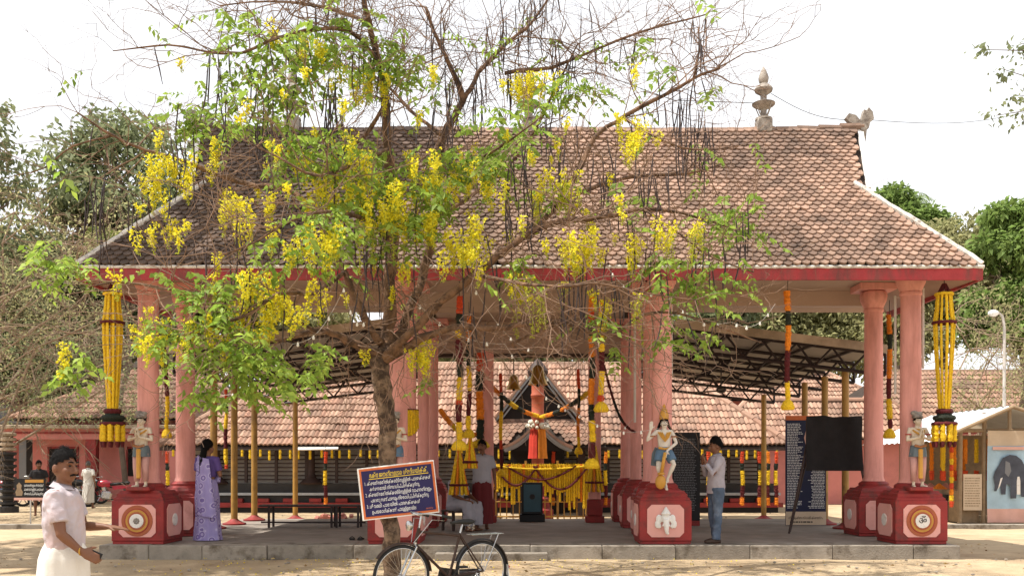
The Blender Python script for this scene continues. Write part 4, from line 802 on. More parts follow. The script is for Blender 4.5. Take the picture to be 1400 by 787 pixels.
for (px, py, Y, n, s) in BUN:
    for i in range(n):
        if cnt >= 300: break
        c = at(px, py, Y) + V((rng.gauss(0, .085), rng.gauss(0, .08), rng.gauss(.2, .18))); o = link('seed_pod', pm[rng.randint(0, 2)], None, CT); o.location = c; o.rotation_euler = (rng.gauss(0, .08), rng.gauss(0, .09), rng.uniform(0, 6)); o.scale = (1, 1, s * rng.uniform(.7, 1.5)); cnt += 1
pq = MB()
for i in range(150):
    p, r = rng.choice(upper if i % 3 else fine); ln = rng.uniform(.3, .62); a, b = rng.gauss(0, .05), rng.gauss(0, .05); pq.tube([p, p + V((a * .3, b * .3, -.08)), p + V((a, b, -ln * .6)), p + V((a * 1.6, b * 1.5, -ln))], [.003, .008, .0085, .004], 5)
put('seed_pods_far', pq, MATS['pod'], CT, kind='stuff')
# tall tree outside the frame whose boughs shade the left of the yard, and a bough at the right
bgtree('overhanging_tree', 'tall yard tree leaning over the left of the pavilion and forecourt', (-15.5, 12.5, 0), [((-11.6, 12.4, 13.2), (3.0, 1.7, 1.2)), ((-7.6, 15.7, 13.0), (3.6, 1.6, 1.2)), ((-14.5, 15.5, 13.5), (3, 2.4, 1.6))], 'dull', nclump=44, per=110, lsz=.26, tr=.42)
q = MB(); T = thing('neighbouring_tree', 'leafy bough tips of a tree reaching in at the right edge of the sky', 'tree', (13, 15, 0), 'trees around the temple yard')
limb(q, (13, 15, -.2), (11.6, 15, 7.2), .28, .16, 6, 8, .02); tips = []
for (px, py) in ((1342, 68), (1372, 95), (1362, 158), (1395, 60), (1385, 130), (1395, 165)):
    e = at(px, py, 15); pts = limb(q, (11.6, 15, 7.0), e, .03, .005, 6, 5, .05)
    for p in pts[3:]: tips += [p + V((rng.gauss(0, .1), rng.gauss(0, .1), rng.gauss(0, .1))) for _ in range(16)]
    tips += [e + V((rng.gauss(0, .07), rng.gauss(0, .07), rng.gauss(0, .07))) for _ in range(8)]
for k in range(5): limb(q, (11.6, 15, 7.1), (11.6 + rng.uniform(0, 3), 15 + rng.uniform(-2.5, 2.5), rng.uniform(8, 10)), .07, .01, 5, 5)
put('trunk', q, MATS['bark_grey'], T, True)
ex = np.array([[12.6, 15, 8.6]]) + rand_in_ball(1500) * np.array([2.0, 2.4, 1.4]); ex = ex[ex[:, 0] > 10.4]
P = np.concatenate([np.array([tuple(t) for t in tips]), ex]); npmesh('foliage', leaves(P, np.random.randn(len(P), 3) + np.array([0, 0, -.6]), .11, .55, .1), 4, LM['dull'], T, kind='stuff')
# ------------------------------------------------------------------ objects
for nm, c in (('fl_yellow', (.78, .50, .02)), ('fl_orange', (.75, .22, .015)), ('fl_red', (.62, .07, .02)), ('fl_maroon', (.10, .012, .014)), ('fl_dark', (.02, .025, .016)), ('fl_white', (.75, .72, .62))): mat(nm, c, .8, .3, 40, .9, 90, rnd=.12)
mat('navy', (.02, .015, .085), .5, .1, 4); mat('sign_orange', (.62, .16, .05), .6, .12, 10); mat('sign_yellow', (.85, .62, .05), .6, .05, 4); mat('sign_white', (.85, .85, .83), .6, .05, 4)
mat('blueblack', (.012, .016, .05), .45, .15, 3); mat('cloth_black', (.014, .012, .013), .8, .3, 6, .3, 20); mat('brass', (.42, .24, .05), .35, .2, 8, metal=.7)
mat('rubber', (.02, .02, .02), .7, .2, 8); mat('chrome', (.5, .5, .5), .25, .1, 5, metal=.9); mat('bike_black', (.02, .017, .016), .35, .2, 6, spec=.5); mat('bike_rust', (.045, .025, .018), .6, .3, 10)
mat('tin', (.70, .72, .75), .35, .12, 3, metal=.4); mat('bamboo', (.27, .19, .115), .7, .25, 6); mat('canvas', (.56, .44, .32), .85, .12, 3); mat('poster_sky', (.36, .50, .60), .6, .25, 1.4); mat('poster_grey', (.06, .065, .085), .6, .35, 5); mat('poster_pink', (.62, .36, .30), .7, .1, 4); mat('wire', (.05, .045, .04), .6, .1, 5); mat('bulb', (.85, .83, .78), .4, .05, 5)
def bead_rope(q, pts, r, step=.035, n=8):
    """bumpy flower rope along a polyline"""
    pts = [V(p) for p in pts]; out = []; rd = []
    for i in range(len(pts) - 1):
        L = (pts[i + 1] - pts[i]).length; k = max(1, int(L / step))
        for j in range(k): out.append(pts[i].lerp(pts[i + 1], j / k)); rd.append(r * random.uniform(.78, 1.15))
    out.append(pts[-1]); rd.append(r * .7); q.tube(out, [x * .86 for x in rd], n)
    for p in out[:-1]:
        for k in range(5 if r < .05 else 8):
            a = random.uniform(0, 2 * PI); d = V((math.cos(a), math.sin(a), random.uniform(-.5, .5))); c = p + d * r * random.uniform(.75, 1.0) + V((0, 0, random.uniform(-step, step) * .6)); t = V((-d.y, d.x, random.uniform(-.6, .6))) * r * random.uniform(.25, .45); u = (d * random.uniform(.1, .6) + V((0, 0, random.uniform(-1, .3)))) * r * random.uniform(.35, .6); q.add([c - t, c + u * .4 - t * .2, c + t, c + u + t * .2], [(0, 1, 3), (1, 2, 3)])
    return q
def garland(label, px, y0, y1, Y, dia, segs, tassel=True, grp='segmented flower garlands'):
    a = at(px, y0, Y); b = at(px, y1, Y); T = thing('flower_garland', label, 'garland', a, grp); tot = sum(s for s, c in segs); z = a.z
    put('cord', MB().tube([(a.x, Y, a.z), (a.x, Y, a.z + .25)], .006, 5), MATS['wire'], T)
    for s, c in segs:
        ln = (a.z - b.z) * s / tot; r = dia / 2 * random.uniform(.88, 1.1)
        put('flower_segment', bead_rope(MB(), [(a.x + .012 * math.sin((z - ln * k / 5) * 5 + px), Y + .01 * math.sin((z - ln * k / 5) * 7 + px), z - ln * k / 5) for k in range(6)], r, .022, 9), MATS['fl_' + c], T); z -= ln + .001
    if tassel:
        put('tassel', MB().lathe((a.x, Y, z), [(dia * .3, 0), (dia * .8, -.05), (dia * 1.1, -.13), (dia * .9, -.17), (.01, -.16)], 10), MATS['fl_yellow'], T)
    return T
S5 = [(2, 'red'), (1.5, 'dark'), (1.3, 'yellow'), (3, 'maroon'), (1.5, 'dark'), (2.6, 'yellow'), (.5, 'red'), (2, 'maroon'), (2, 'yellow')]
garland('long segmented garland hanging in front of the ceiling on the bicycle side', 628, 405, 600, 14.7, .125, S5)
garland('orange and black garland hanging just behind the long bicycle-side garland', 641, 432, 585, 16.2, .10, [(2, 'orange'), (2, 'dark'), (2, 'yellow'), (2, 'maroon'), (1, 'yellow')], True)
garland('thick red and black garland beside the rear pink post', 656, 482, 600, 18.2, .19, [(2, 'red'), (2, 'dark'), (3, 'orange'), (2, 'dark')], True)
garland('thin red and yellow garland on the bell side of the flagstaff', 685, 510, 640, 20.45, .09, [(2, 'red'), (2, 'dark'), (3, 'yellow'), (1, 'red'), (2, 'maroon')], True)
garland('thin red-topped garland on the far side of the flagstaff', 791, 505, 610, 20.45, .09, [(2, 'red'), (2, 'dark'), (3, 'orange'), (1, 'yellow')], True)
garland('thick orange and black garland beside the nave column with the mace statue', 809, 405, 625, 14.75, .12, [(1.5, 'orange'), (1, 'red'), (1.2, 'dark'), (2, 'orange'), (2, 'dark'), (2.4, 'orange'), (1.5, 'dark'), (2, 'yellow'), (1.5, 'maroon')], True)
garland('bright yellow banded garland paired with the thick orange one', 822, 410, 548, 14.6, .115, [(1.2, 'orange'), (1, 'yellow'), (3, 'yellow'), (2, 'maroon'), (2.4, 'yellow'), (.6, 'red')], True)
garland('orange garland with one black band hanging alone under the eave', 1077, 398, 545, 14.5, .105, [(2.4, 'orange'), (1.7, 'dark'), (3, 'orange'), (3.8, 'maroon'), (2, 'yellow')], True)
garland('orange and black garland hanging between the paired corner columns', 1216, 430, 585, 15.6, .10, [(2, 'orange'), (1.5, 'dark'), (3, 'orange'), (2, 'maroon'), (2, 'yellow'), (1, 'maroon')], True)
garland('maroon garland ending in yellow beside the saluting statue column', 228, 498, 585, 16.0, .085, [(3, 'maroon'), (3, 'yellow')], True)
garland('red and yellow garland hanging from the shed near the woman', 309, 532, 640, 19.0, .085, [(1.5, 'red'), (1.5, 'dark'), (2, 'yellow'), (2.5, 'maroon'), (2, 'yellow'), (.5, 'red')], False)
for px, nm in ((445, 'garland before the lamp rails above the bench'), (229, 'garland at the hall corner behind the saluting statue'), (1015, 'garland before the lamp rails beside the standing boy'), (1039, 'orange garland at the hall corner, next to the boy'), (1050, 'darker garland at the hall corner, in the middle of three'), (1061, 'red and yellow garland at the hall corner, by the blue board'), (969, 'garland hanging right behind the boy'), (757, 'garland at the porch corner beyond the flower fence'), (828, 'garland on the lamp rails behind the nave post')):
    garland('slim ' + nm, px, 617, 690, 27.2, .13, [(2.4, 'red' if px % 2 else 'orange'), (1.5, 'dark'), (3, 'yellow'), (2.5, 'maroon'), (1.6, 'orange')], False, 'slim garlands at the hall eave')
T = thing('eave_fringe', 'row of short yellow flower strands hung along the temple hall eave', 'garland', (-1, 27.45, 1.9))
me = bead_rope(MB(), [(0, 0, 0), (0, 0, -.27)], .042, .03, 6).mesh('strand'); me.materials.append(MATS['fl_yellow'])
x = hx0 + .5
while x < hx1 - .4:
    o = link('strand', me, None, T); o.location = (x, 27.45, 1.9 + random.uniform(-.02, .02)); o.scale = (1, 1, random.uniform(.75, 1.15)); x += random.uniform(.22, .36)
put('cord', MB().tube([(hx0 + .4, 27.45, 1.905), (hx1 - .4, 27.45, 1.905)], .012, 5), MATS['wire'], T)
def lantern(label, px, Y):
    a = at(px, 388, Y); T = thing('flower_hanging', label, 'flower hanging', a, 'tall flower hangings at the eave corners'); X = a.x
    z = lambda py: CAMZ + (635 - py) * Y / 1250
    put('cord', MB().tube([(X, Y, z(388)), (X, Y, 4.32)], .008, 5), MATS['wire'], T)
    prof = [(388, .02), (402, .095), (420, .110), (441, .140), (470, .130), (505, .105), (540, .080), (562, .06)]
    for k in range(10):
        an = 2 * PI * k / 10 + .2; q = bead_rope(MB(), [(X + r * math.cos(an), Y + r * math.sin(an), z(py)) for py, r in prof[1:]], .023 * random.uniform(.8, 1.2), .032, 7); put('flower_strand', q, MATS['fl_yellow'], T)
        q = MB().tube([(X + r * math.cos(an), Y + r * math.sin(an), z(py)) for py, r in prof[:2]], .016, 5); put('top_strand', q, MATS['fl_maroon'], T)
    for py, r, t, c in ((402, .12, .028, 'yellow'), (441, .160, .030, 'maroon'), (562, .085, .05, 'maroon'), (571, .13, .05, 'dark'), (579, .165, .035, 'maroon')):
        q = MB(); pts = [(X + r * math.cos(k * PI / 12), Y + r * math.sin(k * PI / 12), z(py)) for k in range(25)]; bead_rope(q, pts, t, .025, 7); put('flower_ring', q, MATS['fl_' + c], T)
    put('core', MB().lathe((X, Y, 0), [(.04, z(555)), (.11, z(566)), (.15, z(578)), (.05, z(580))], 12), MATS['fl_dark'], T)
    for k in range(9):
        an = 2 * PI * k / 9; p = (X + .15 * math.cos(an), Y + .15 * math.sin(an)); t = put('tassel', bead_rope(MB(), [(*p, z(580)), (*p, z(603))], .046, .025, 8), MATS['fl_yellow'], T); put('tassel_tip', bead_rope(MB(), [(*p, z(603) - .002), (*p, z(611))], .032, .03, 7), MATS['fl_maroon'], t)
lantern('tall yellow flower hanging beside the saluting statue, half veiled by branches', 154, 14.15); lantern('tall yellow flower hanging beside the street lamp side of the eave', 1291, 14.15)
def swag(label, a, b, sag, r, cols, Y0, Y1):
    p = at(*a, Y0); q = at(*b, Y1); T = thing('garland_swag', label, 'garland', p, 'swags tied across the nave'); n = 24; pts = [p.lerp(q, i / n) + V((0, 0, -sag * math.sin(PI * i / n))) for i in range(n + 1)]; k = n // len(cols)
    for i, c in enumerate(cols): put('flower_segment', bead_rope(MB(), pts[i * k:(i + 1) * k + 1], r, .03, 7), MATS['fl_' + c], T)
swag('yellow and dark swag from the left rear post to the flagstaff', (672, 528), (735, 568), .12, .06, ['orange', 'dark', 'yellow', 'dark', 'orange', 'yellow'], 20.1, 24.3)
swag('yellow and dark swag from the flagstaff to the right rear post', (738, 570), (806, 535), .10, .06, ['yellow', 'orange', 'dark', 'orange', 'dark', 'yellow'], 24.3, 20.1)
swag('dark flower swag from the right rear post to the nave column', (826, 500), (868, 590), .35, .035, ['maroon', 'dark', 'maroon'], 19.8, 18.2)
swag('yellow swag from the left nave column to the rear post', (602, 560), (660, 590), .25, .06, ['orange', 'yellow', 'dark', 'orange'], 18.2, 19.8)
for px, y0, y1, Y, lab in ((627, 608, 676, 17.0, 'yellow cone of marigold strands ending the long bicycle-side garland'), (813, 606, 672, 19.6, 'yellow cone of marigold strands tied to the rear post'), (643, 596, 640, 16.4, 'small yellow flower bunch behind the cone of marigold strands')):
    a = at(px, y0, Y); b = at(px, y1, Y); T = thing('marigold_cone', lab, 'garland', a, 'marigold cones in the nave'); hh = a.z - b.z
    for k in range(11):
        an = 2 * PI * k / 11; rr = .15 * hh / .9 + .02; put('flower_strand', bead_rope(MB(), [(a.x + rr * t * math.cos(an), Y + rr * t * math.sin(an), a.z - hh * t) for t in (.05, .4, .75, 1)], .03, .025, 6), MATS['fl_orange' if k % 4 == 0 else 'fl_yellow'], T)
    put('flower_ring', bead_rope(MB(), [(a.x + (rr * .8 + .03) * math.cos(k * PI / 10), Y + (rr * .8 + .03) * math.sin(k * PI / 10), a.z - hh * .8) for k in range(21)], .03, .03, 6), MATS['fl_maroon'], T)
T = thing('flower_drape', 'short yellow flower drape tied round the pink nave column behind the tree', 'garland', at(588, 560, 16.0))
for i in range(9):
    an = PI + .25 + i * .33; X, Y = -2.14 + .145 * math.cos(an), 16.35 + .145 * math.sin(an); z = 2.42; put('flower_strand', bead_rope(MB(), [(X, Y, z), (X, Y, z - .34 - .12 * math.sin(i * .4))], .032, .025, 7), MATS['fl_yellow'], T)
put('cord', MB().tube([(-2.14 + .145 * math.cos(k * PI / 8), 16.35 + .145 * math.sin(k * PI / 8), 2.43) for k in range(17)], .014, 5), MATS['fl_maroon'], T)

# flagstaff pillar, flower fence, bells, offering box
FX, FY = .22, 24.5
mat('terracotta', (.42, .11, .06), .6, .15, 5, .1, 40); mat('marigold_cloth', (.75, .25, .03), .8, .2, 8); mat('red_cloth', (.55, .05, .03), .8, .2, 8)
T = thing('flagstaff', 'terracotta red flagstaff pillar ringed with white flowers inside the flower fence', 'pillar', (FX, FY, 0))
pr = [(.42, 0), (.42, .25), (.34, .3), (.3, .5), (.33, .55), (.22, .62), (.2, 1.2)]
put('base', MB().lathe((FX, FY, 0), pr, 20), MATS['oxide'], T, True)
for i in range(5):
    z = 1.2 + i * .52; put('shaft_drum', MB().lathe((FX, FY, 0), [(.17, z), (.19, z + .02), (.185, z + .05), (.165, z + .08), (.165, z + .46), (.185, z + .49), (.19, z + .51), (.17, z + .519)], 20), MATS['terracotta'], T, True)
put('capital', MB().lathe((FX, FY, 0), [(.17, 3.80), (.26, 3.86), (.28, 3.95), (.2, 4.1), (.12, 4.2), (.01, 4.3)], 18), MATS['dark_wood'], T, True)
q = MB()
for k in range(60): an = k * .42; q.ball((FX + .25 * math.cos(an) * random.uniform(.8, 1.25), FY + .25 * math.sin(an) * random.uniform(.8, 1.25), 2.52 + random.uniform(-.09, .09)), random.uniform(.03, .055), 6, 4)
put('flower_wreath', q, MATS['fl_white'], T)
for s, m_ in ((-1, 'red_cloth'), (1, 'marigold_cloth')):
    q = MB(); n = 10; vs = []
    for zz, rr in ((2.4, .19), (2.1, .22), (1.8, .23), (1.62, .25)):
        for k in range(n + 1): an = (-PI / 2 + s * (.05 + k * .15)); r2 = rr + .02 * math.sin(k * 2.3); vs.append((FX + r2 * math.cos(an), FY + r2 * math.sin(an), zz))
    q.add(vs, [(i * (n + 1) + k, i * (n + 1) + k + 1, (i + 1) * (n + 1) + k + 1, (i + 1) * (n + 1) + k) for i in range(3) for k in range(n)]); put('cloth_wrap', q, MATS[m_], T, 'all')
F = thing('flower_fence', 'brass fence covered with yellow marigold strands round the flagstaff', 'fence', (.3, 23.9, 0))
fx0, fx1, fy0, fy1 = -.92, 1.55, 23.6, 25.2
for (x0, y0, x1, y1) in ((fx0, fy0, fx1, fy0), (fx0, fy0, fx0, fy1), (fx1, fy0, fx1, fy1)):
    for z in (.12, .5, 1.0, 1.42): put('rail', MB().tube([(x0, y0, z), (x1, y1, z)], .022, 6), MATS['gold_paint'], F)
    n = int(max(abs(x1 - x0), abs(y1 - y0)) / .16)
    for i in range(n + 1): t = i / n; X, Y = x0 + (x1 - x0) * t, y0 + (y1 - y0) * t; put('bar', MB().tube([(X, Y, 0), (X, Y, 1.47 if i % 5 else 1.56)], .014 if i % 5 else .03, 6), MATS['gold_paint'], F)
sm = [bead_rope(MB(), [(0, 0, 0), (0, 0, -1)], .036, .03, 6).mesh('flower_strand') for _ in range(3)]
for m_, c in zip(sm, ('yellow', 'yellow', 'orange')): m_.materials.append(MATS['fl_' + c])
for i in range(40):
    o = link('flower_strand', random.choice(sm[:2] if i % 6 else sm), None, F); o.location = (fx0 + (fx1 - fx0) * (i + .5) / 40, fy0 - .06 + random.uniform(-.015, .015), 1.47); o.scale = (1, 1, random.uniform(.55, 1.05) if i < 30 else random.uniform(.8, 1.2))
for a_, b_, s_ in ((-.9, .2, .5), (.1, 1.5, .6), (-.6, 1.2, .35), (-.9, 1.5, .08)):
    pts = [(a_ + (b_ - a_) * k / 14, fy0 - .11, 1.42 - s_ * math.sin(PI * k / 14)) for k in range(15)]; put('swag', bead_rope(MB(), pts, .034, .03, 6), MATS['fl_maroon' if s_ > .3 else 'fl_yellow'], F)
def bell(label, x, y, ztop, s):
    T = thing('temple_bell', label, 'bell', (x, y, ztop)); q = MB().lathe((x, y, ztop), [(.02 * s, 0), (.05 * s, -.02 * s), (.09 * s, -.06 * s), (.11 * s, -.2 * s), (.15 * s, -.30 * s), (.17 * s, -.33 * s), (.12 * s, -.32 * s)], 16); put('body', q, MATS['brass'], T, True); put('chain', MB().tube([(x, y, ztop - .01), (x, y, 3.9)], .012, 6), MATS['wire'], T); put('clapper', MB().ball((x, y, ztop - .34 * s), .03 * s, 8, 6), MATS['wire'], T)
bell('large dark brass bell hanging in front of the flagstaff top', .19, 20.68, 3.72, 1.4); bell('small brass bell hanging beside the large bell', -.36, 20.68, 3.5, 1.05)
T = thing('offering_box', 'dark blue offering box on a black base in the nave opening', 'box', (.05, 20.3, PZ))
put('base', MB().bb(-.22, .34, 20.1, 20.5, PZ, PZ + .16, .01), MATS['black_paint'], T); b_ = put('body', MB().bb(-.17, .29, 20.14, 20.46, PZ + .163, PZ + .86, .012), MATS['black_paint'], T)
mat('teal_dark', (.015, .06, .085), .35, .2, 4); put('front_panel', MB().bb(-.13, .25, 20.125, 20.138, PZ + .22, PZ + .82), MATS['teal_dark'], b_); put('emblem', MB().lathe((.06, 20.123, PZ + .55), [(.06, 0), (.06, .006), (.001, .008)], 14, 'Y'), MATS['black_paint'], b_)

# notice sign nailed to the tree, Malayalam lettering
SG = thing('notice_sign', 'navy notice sign with orange border tied to the flowering tree trunk', 'sign', at(544, 670, 11.47), local=True); SG.rotation_euler = (0, R(-6.5), R(-4))
w_, h_ = .98, .66
put('board', MB().box((0, .012, 0), (w_, .02, h_), None, .004), MATS['sign_white'], SG)
put('border', MB().box((.008, -.001, 0), (w_ - .03, .004, h_ - .03)), MATS['sign_orange'], SG)
bd = put('face', MB().box((.008, -.0055, 0), (w_ - .085, .004, h_ - .085)), MATS['navy'], SG)
def txt(s, x, z, size, m, parent, y, align='LEFT', width=None):
    me = text_mesh(s, size, align); o = link('lettering', me, m, parent); xs_ = [v.co.x for v in me.vertices]; k = 1
    if width and xs_: k = width / (max(xs_) - min(xs_))
    o.rotation_euler = (R(90), 0, 0); o.location = (x, y, z); o.scale = (k, 1, 1); return o
txt('ഭക്തജനങ്ങളുടെ ശ്രദ്ധയ്ക്ക്.', .03, .195, .085, MATS['sign_yellow'], SG, -.0085, 'CENTER', .74)
put('underline', MB().box((.03, -.0085, .178), (.76, .002, .008)), MATS['sign_yellow'], bd)
for i, (s, ind, wd) in enumerate((('1. ക്ഷേത്രമതിൽക്കെട്ടിനുള്ളിൽ പാദരക്ഷകൾ', 0, .84), ('കർശനമായി നിരോധിച്ചിരിക്കുന്നു.', .06, .64), ('2. ക്ഷേത്രമതിൽക്കെട്ടിനുള്ളിൽ വാഹനങ്ങളും', 0, .84), ('പൊതു സഞ്ചാരവും നിരോധിച്ചിരിക്കുന്നു.', .06, .74), ('3. ശീവേലി പാതയിൽ പാദരക്ഷകൾ', 0, .68), ('ഉപയോഗിക്കാൻ പാടുള്ളതല്ല', .06, .56))):
    txt(s, -.415 + ind, .105 - i * .072, .062, MATS['sign_white'], SG, -.0085, 'LEFT', wd)
txt('ദേവസ്വം', .33, -.27, .03, MATS['sign_orange'], SG, -.0085, 'LEFT', .09)
for s in (-.06, .06): put('tie_wire', MB().tube([(s * 2, -.008, .24), (s * 1.2, .03, .26), (0, .2, .26)], .004, 5), MATS['wire'], SG)

# boards under the right shed
def print_rows(o_, x0, x1, z0, z1, y, n, m, parent, gap=.35, ragged=.4, right=False):
    q = MB(); dz = (z1 - z0) / n
    for i in range(n):
        L = (x1 - x0) * (1 - ragged * random.random()); z = z1 - (i + .5) * dz; x = x0 if not right else x1 - L; e = x + L
        while x < e - .01:
            wd = random.uniform(.02, .07); q.bb(x, min(e, x + wd), y - .0015, y, z - dz * gap * .5, z + dz * gap * .5); x += wd + .012
    put('printed_lines', q, m, parent, kind='stuff')
T = thing('list_board', 'tall blue-black notice board with columns of small white lines', 'notice board', (5.65, 18.65, PZ))
x0, x1 = 5.22, 6.04
put('panel', MB().bb(x0, x1, 18.63, 18.67, PZ + .02, 2.45, .004), MATS['blueblack'], T); put('header', MB().bb(x0, x1, 18.615, 18.628, 2.36, 2.45), MATS['sign_orange'], T); f_ = put('footer', MB().bb(x0, x1, 18.615, 18.628, PZ + .03, PZ + .30), MATS['canvas'], T)
txt('ശ്രീകൃഷ്ണ സ്വാമി ക്ഷേത്രം', x0 + .05, PZ + .15, .07, MATS['ink'], T, 18.612, 'LEFT', .7); print_rows(T, x0 + .08, x1 - .1, PZ + .05, PZ + .13, 18.614, 1, MATS['ink'], T)
print_rows(T, x0 + .03, x0 + .36, PZ + .36, 2.30, 18.628, 52, MATS['sign_white'], T); print_rows(T, x0 + .44, x1 - .03, PZ + .36, 1.5, 18.628, 30, MATS['sign_white'], T, right=True)
q = MB().prism([(-.05, -.3), (.09, -.28), (.10, -.05), (.13, .1), (.06, .22), (0, .28), (-.06, .2), (-.1, .05), (-.06, -.1)], lambda u, v: (x0 + .47 + u, 18.624, 1.95 + v), (0, -.004, 0)); put('painted_figure', q, MATS['poster_pink'], T)
T = thing('black_list_board', 'black lettered notice board on a red foot behind the mace statue pedestal', 'notice board', (3.2, 18.9, PZ))
put('panel', MB().bb(2.92, 3.52, 18.88, 18.92, PZ + .1, 2.12, .004), MATS['black_paint'], T); put('foot', MB().bb(2.95, 3.5, 18.8, 19.0, PZ, PZ + .1), MATS['oxide'], T); print_rows(T, 2.98, 3.46, PZ + .3, 2.0, 18.878, 44, MATS['grey_conc'], T, ragged=.15)
T = thing('draped_board', 'board covered with a black cloth standing on easel legs', 'easel', (5.6, 16.95, PZ))
q = MB(); n, m_ = 22, 14; vs = []
for j in range(m_ + 1):
    for i in range(n + 1):
        u, v = i / n, j / m_; top = .015 * max(0, math.sin(u * 7.1)) + .02 * mnoise.noise(V((u * 5, 2, 0))); z = 1.34 + (1.0 + top) * v; vs.append((5.10 + 1.04 * u + .008 * math.sin(v * 9), 16.9 - .03 - .018 * math.sin(u * 14 + v * 3) - .012 * mnoise.noise(V((u * 6, v * 6, 3))), z))
q.add(vs, [(j * (n + 1) + i, j * (n + 1) + i + 1, (j + 1) * (n + 1) + i + 1, (j + 1) * (n + 1) + i) for j in range(m_) for i in range(n)]); put('cloth', q, MATS['cloth_black'], T, 'all')
put('board', MB().bb(5.12, 6.12, 16.91, 16.95, 1.36, 2.30, .005), MATS['dark_wood'], T)
for (xa, xb, ya) in ((5.16, 4.74, 16.7), (5.22, 4.90, 17.2), (6.05, 6.32, 16.75), (6.1, 6.5, 17.25)): put('leg', MB().tube([(xa, 16.97, 1.9), (xb, ya, PZ)], .02, 6), MATS['dark_wood'], T)

# long steel bench, slippers, tube light, ceiling fan
T = thing('steel_bench', 'long dark steel bench under the shed on the tree side', 'bench', (-4.4, 18.4, PZ))
put('seat', MB().bb(-5.4, -3.3, 18.2, 18.6, .615, .65, .005), MATS['steel_dark'], T); put('foot_rail', MB().bb(-5.4, -3.3, 18.38, 18.42, .28, .315), MATS['steel_dark'], T)
for x in (-5.2, -3.95, -3.85, -3.42):
    for y in (18.24, 18.56): put('leg', MB().bb(x - .02, x + .02, y - .02, y + .02, PZ, .614), MATS['steel_dark'], T)
for i, (x, y, r) in enumerate(((-2.98, 15.35, .2), (-2.83, 15.33, .05))):
    q = MB(); rm = rotm(0, 0, r); q.box((x, y, PZ + .012), (.09, .24, .022), rm, .006); T = thing('slipper', 'dark slipper left on the platform edge beside the tree', 'slipper', (x, y, PZ), 'pair of slippers on the platform'); put('sole', q, MATS['rubber'], T); put('strap', MB().tube([V((x, y, PZ)) + rm @ V(p) for p in ((-.045, -.02, .02), (0, -.07, .055), (.045, -.02, .02))], .008, 5), MATS['rubber'], T)
tag(put('tube_light', MB().tube([at(405, 614, 27.4), at(462, 613, 27.4)], .03, 8).box(at(433, 611.5, 27.45), (1.3, .05, .05)), MATS['sign_white']), 'white tube light fixed under the temple hall eave above the bench', 'lamp')
T = thing('ceiling_fan', 'dark ceiling fan hanging in the notice board shed', 'fan', (4.4, 21, 3.2)); put('rod', MB().tube([(4.4, 21, 3.2), (4.4, 21, 3.75)], .015, 6), MATS['steel_dark'], T); put('motor', MB().lathe((4.4, 21, 3.12), [(.03, .12), (.1, .1), (.12, .04), (.1, 0), (.03, -.03)], 14), MATS['steel_dark'], T, True)
for k in range(3): an = k * 2 * PI / 3 + .3; rm = rotm(.15, 0, an); put('blade', MB().box(V((4.4, 21, 3.15)) + rm @ V((.38, 0, 0)), (.56, .12, .008), rm), MATS['steel_dark'], T)
# strings of little lamps
def lights(label, pts, nb):
    P = [at(*p) for p in pts]; T = thing('light_string', label, 'light string', P[0], 'bulb strings looped from the tree'); full = []
    for i in range(len(P) - 1):
        for k in range(10): t = k / 10; full.append(P[i].lerp(P[i + 1], t) + V((0, 0, -.18 * math.sin(PI * t))))
    full.append(P[-1]); put('wire', MB().tube(full, .003, 4), MATS['pipe_white'], T)
    for k in range(nb): p = full[int((k + .5) * (len(full) - 1) / nb)]; put('bulb', MB().lathe(p - V((0, 0, .045)), [(.001, 0), (.014, .008), (.017, .022), (.01, .04), (.008, .055)], 8), MATS['bulb'], T, True)
lights('white bulb string from the trunk fork across to the nave column', [(560, 405, 11.4), (690, 470, 12.3), (780, 560, 14), (900, 585, 14.3)], 12)
lights('white bulb string sagging from blossom boughs past the flagstaff', [(640, 380, 11), (730, 480, 13.6), (806, 595, 17.5), (868, 570, 16.0)], 11)
lights('white bulb string along the low right bough', [(830, 365, 10.9), (905, 395, 11), (1000, 440, 11.2), (1060, 415, 13.8)], 12)
lights('white bulb string through the leaves on the bench side', [(500, 440, 11.4), (470, 395, 11), (400, 470, 10.6), (300, 540, 12)], 10)
P = [V((4.2, 15.9, 7.9)), V((5.8, 15.9, 7.45)), at(1400, 154, 24), at(1500, 140, 34)]; q = MB(); full = []
for i in range(3):
    for k in range(12): t = k / 12; full.append(P[i].lerp(P[i + 1], t) + V((0, 0, -.16 * math.sin(PI * t))))
q.tube(full + [P[-1]], .006, 4); tag(put('power_line', q, MATS['wire']), 'thin dark cable strung from the roof finial across the sky', 'cable')
q = MB().tube([at(500, 60, 12.5)] + [at(700 + 110 * k, 75 + 22 * k + (18 if k == 2 else 0), 13 + .75 * k) for k in range(4)], .006, 4); tag(put('power_line', q, MATS['wire']), 'thin slack wire from the tree top to the roof ridge', 'cable')

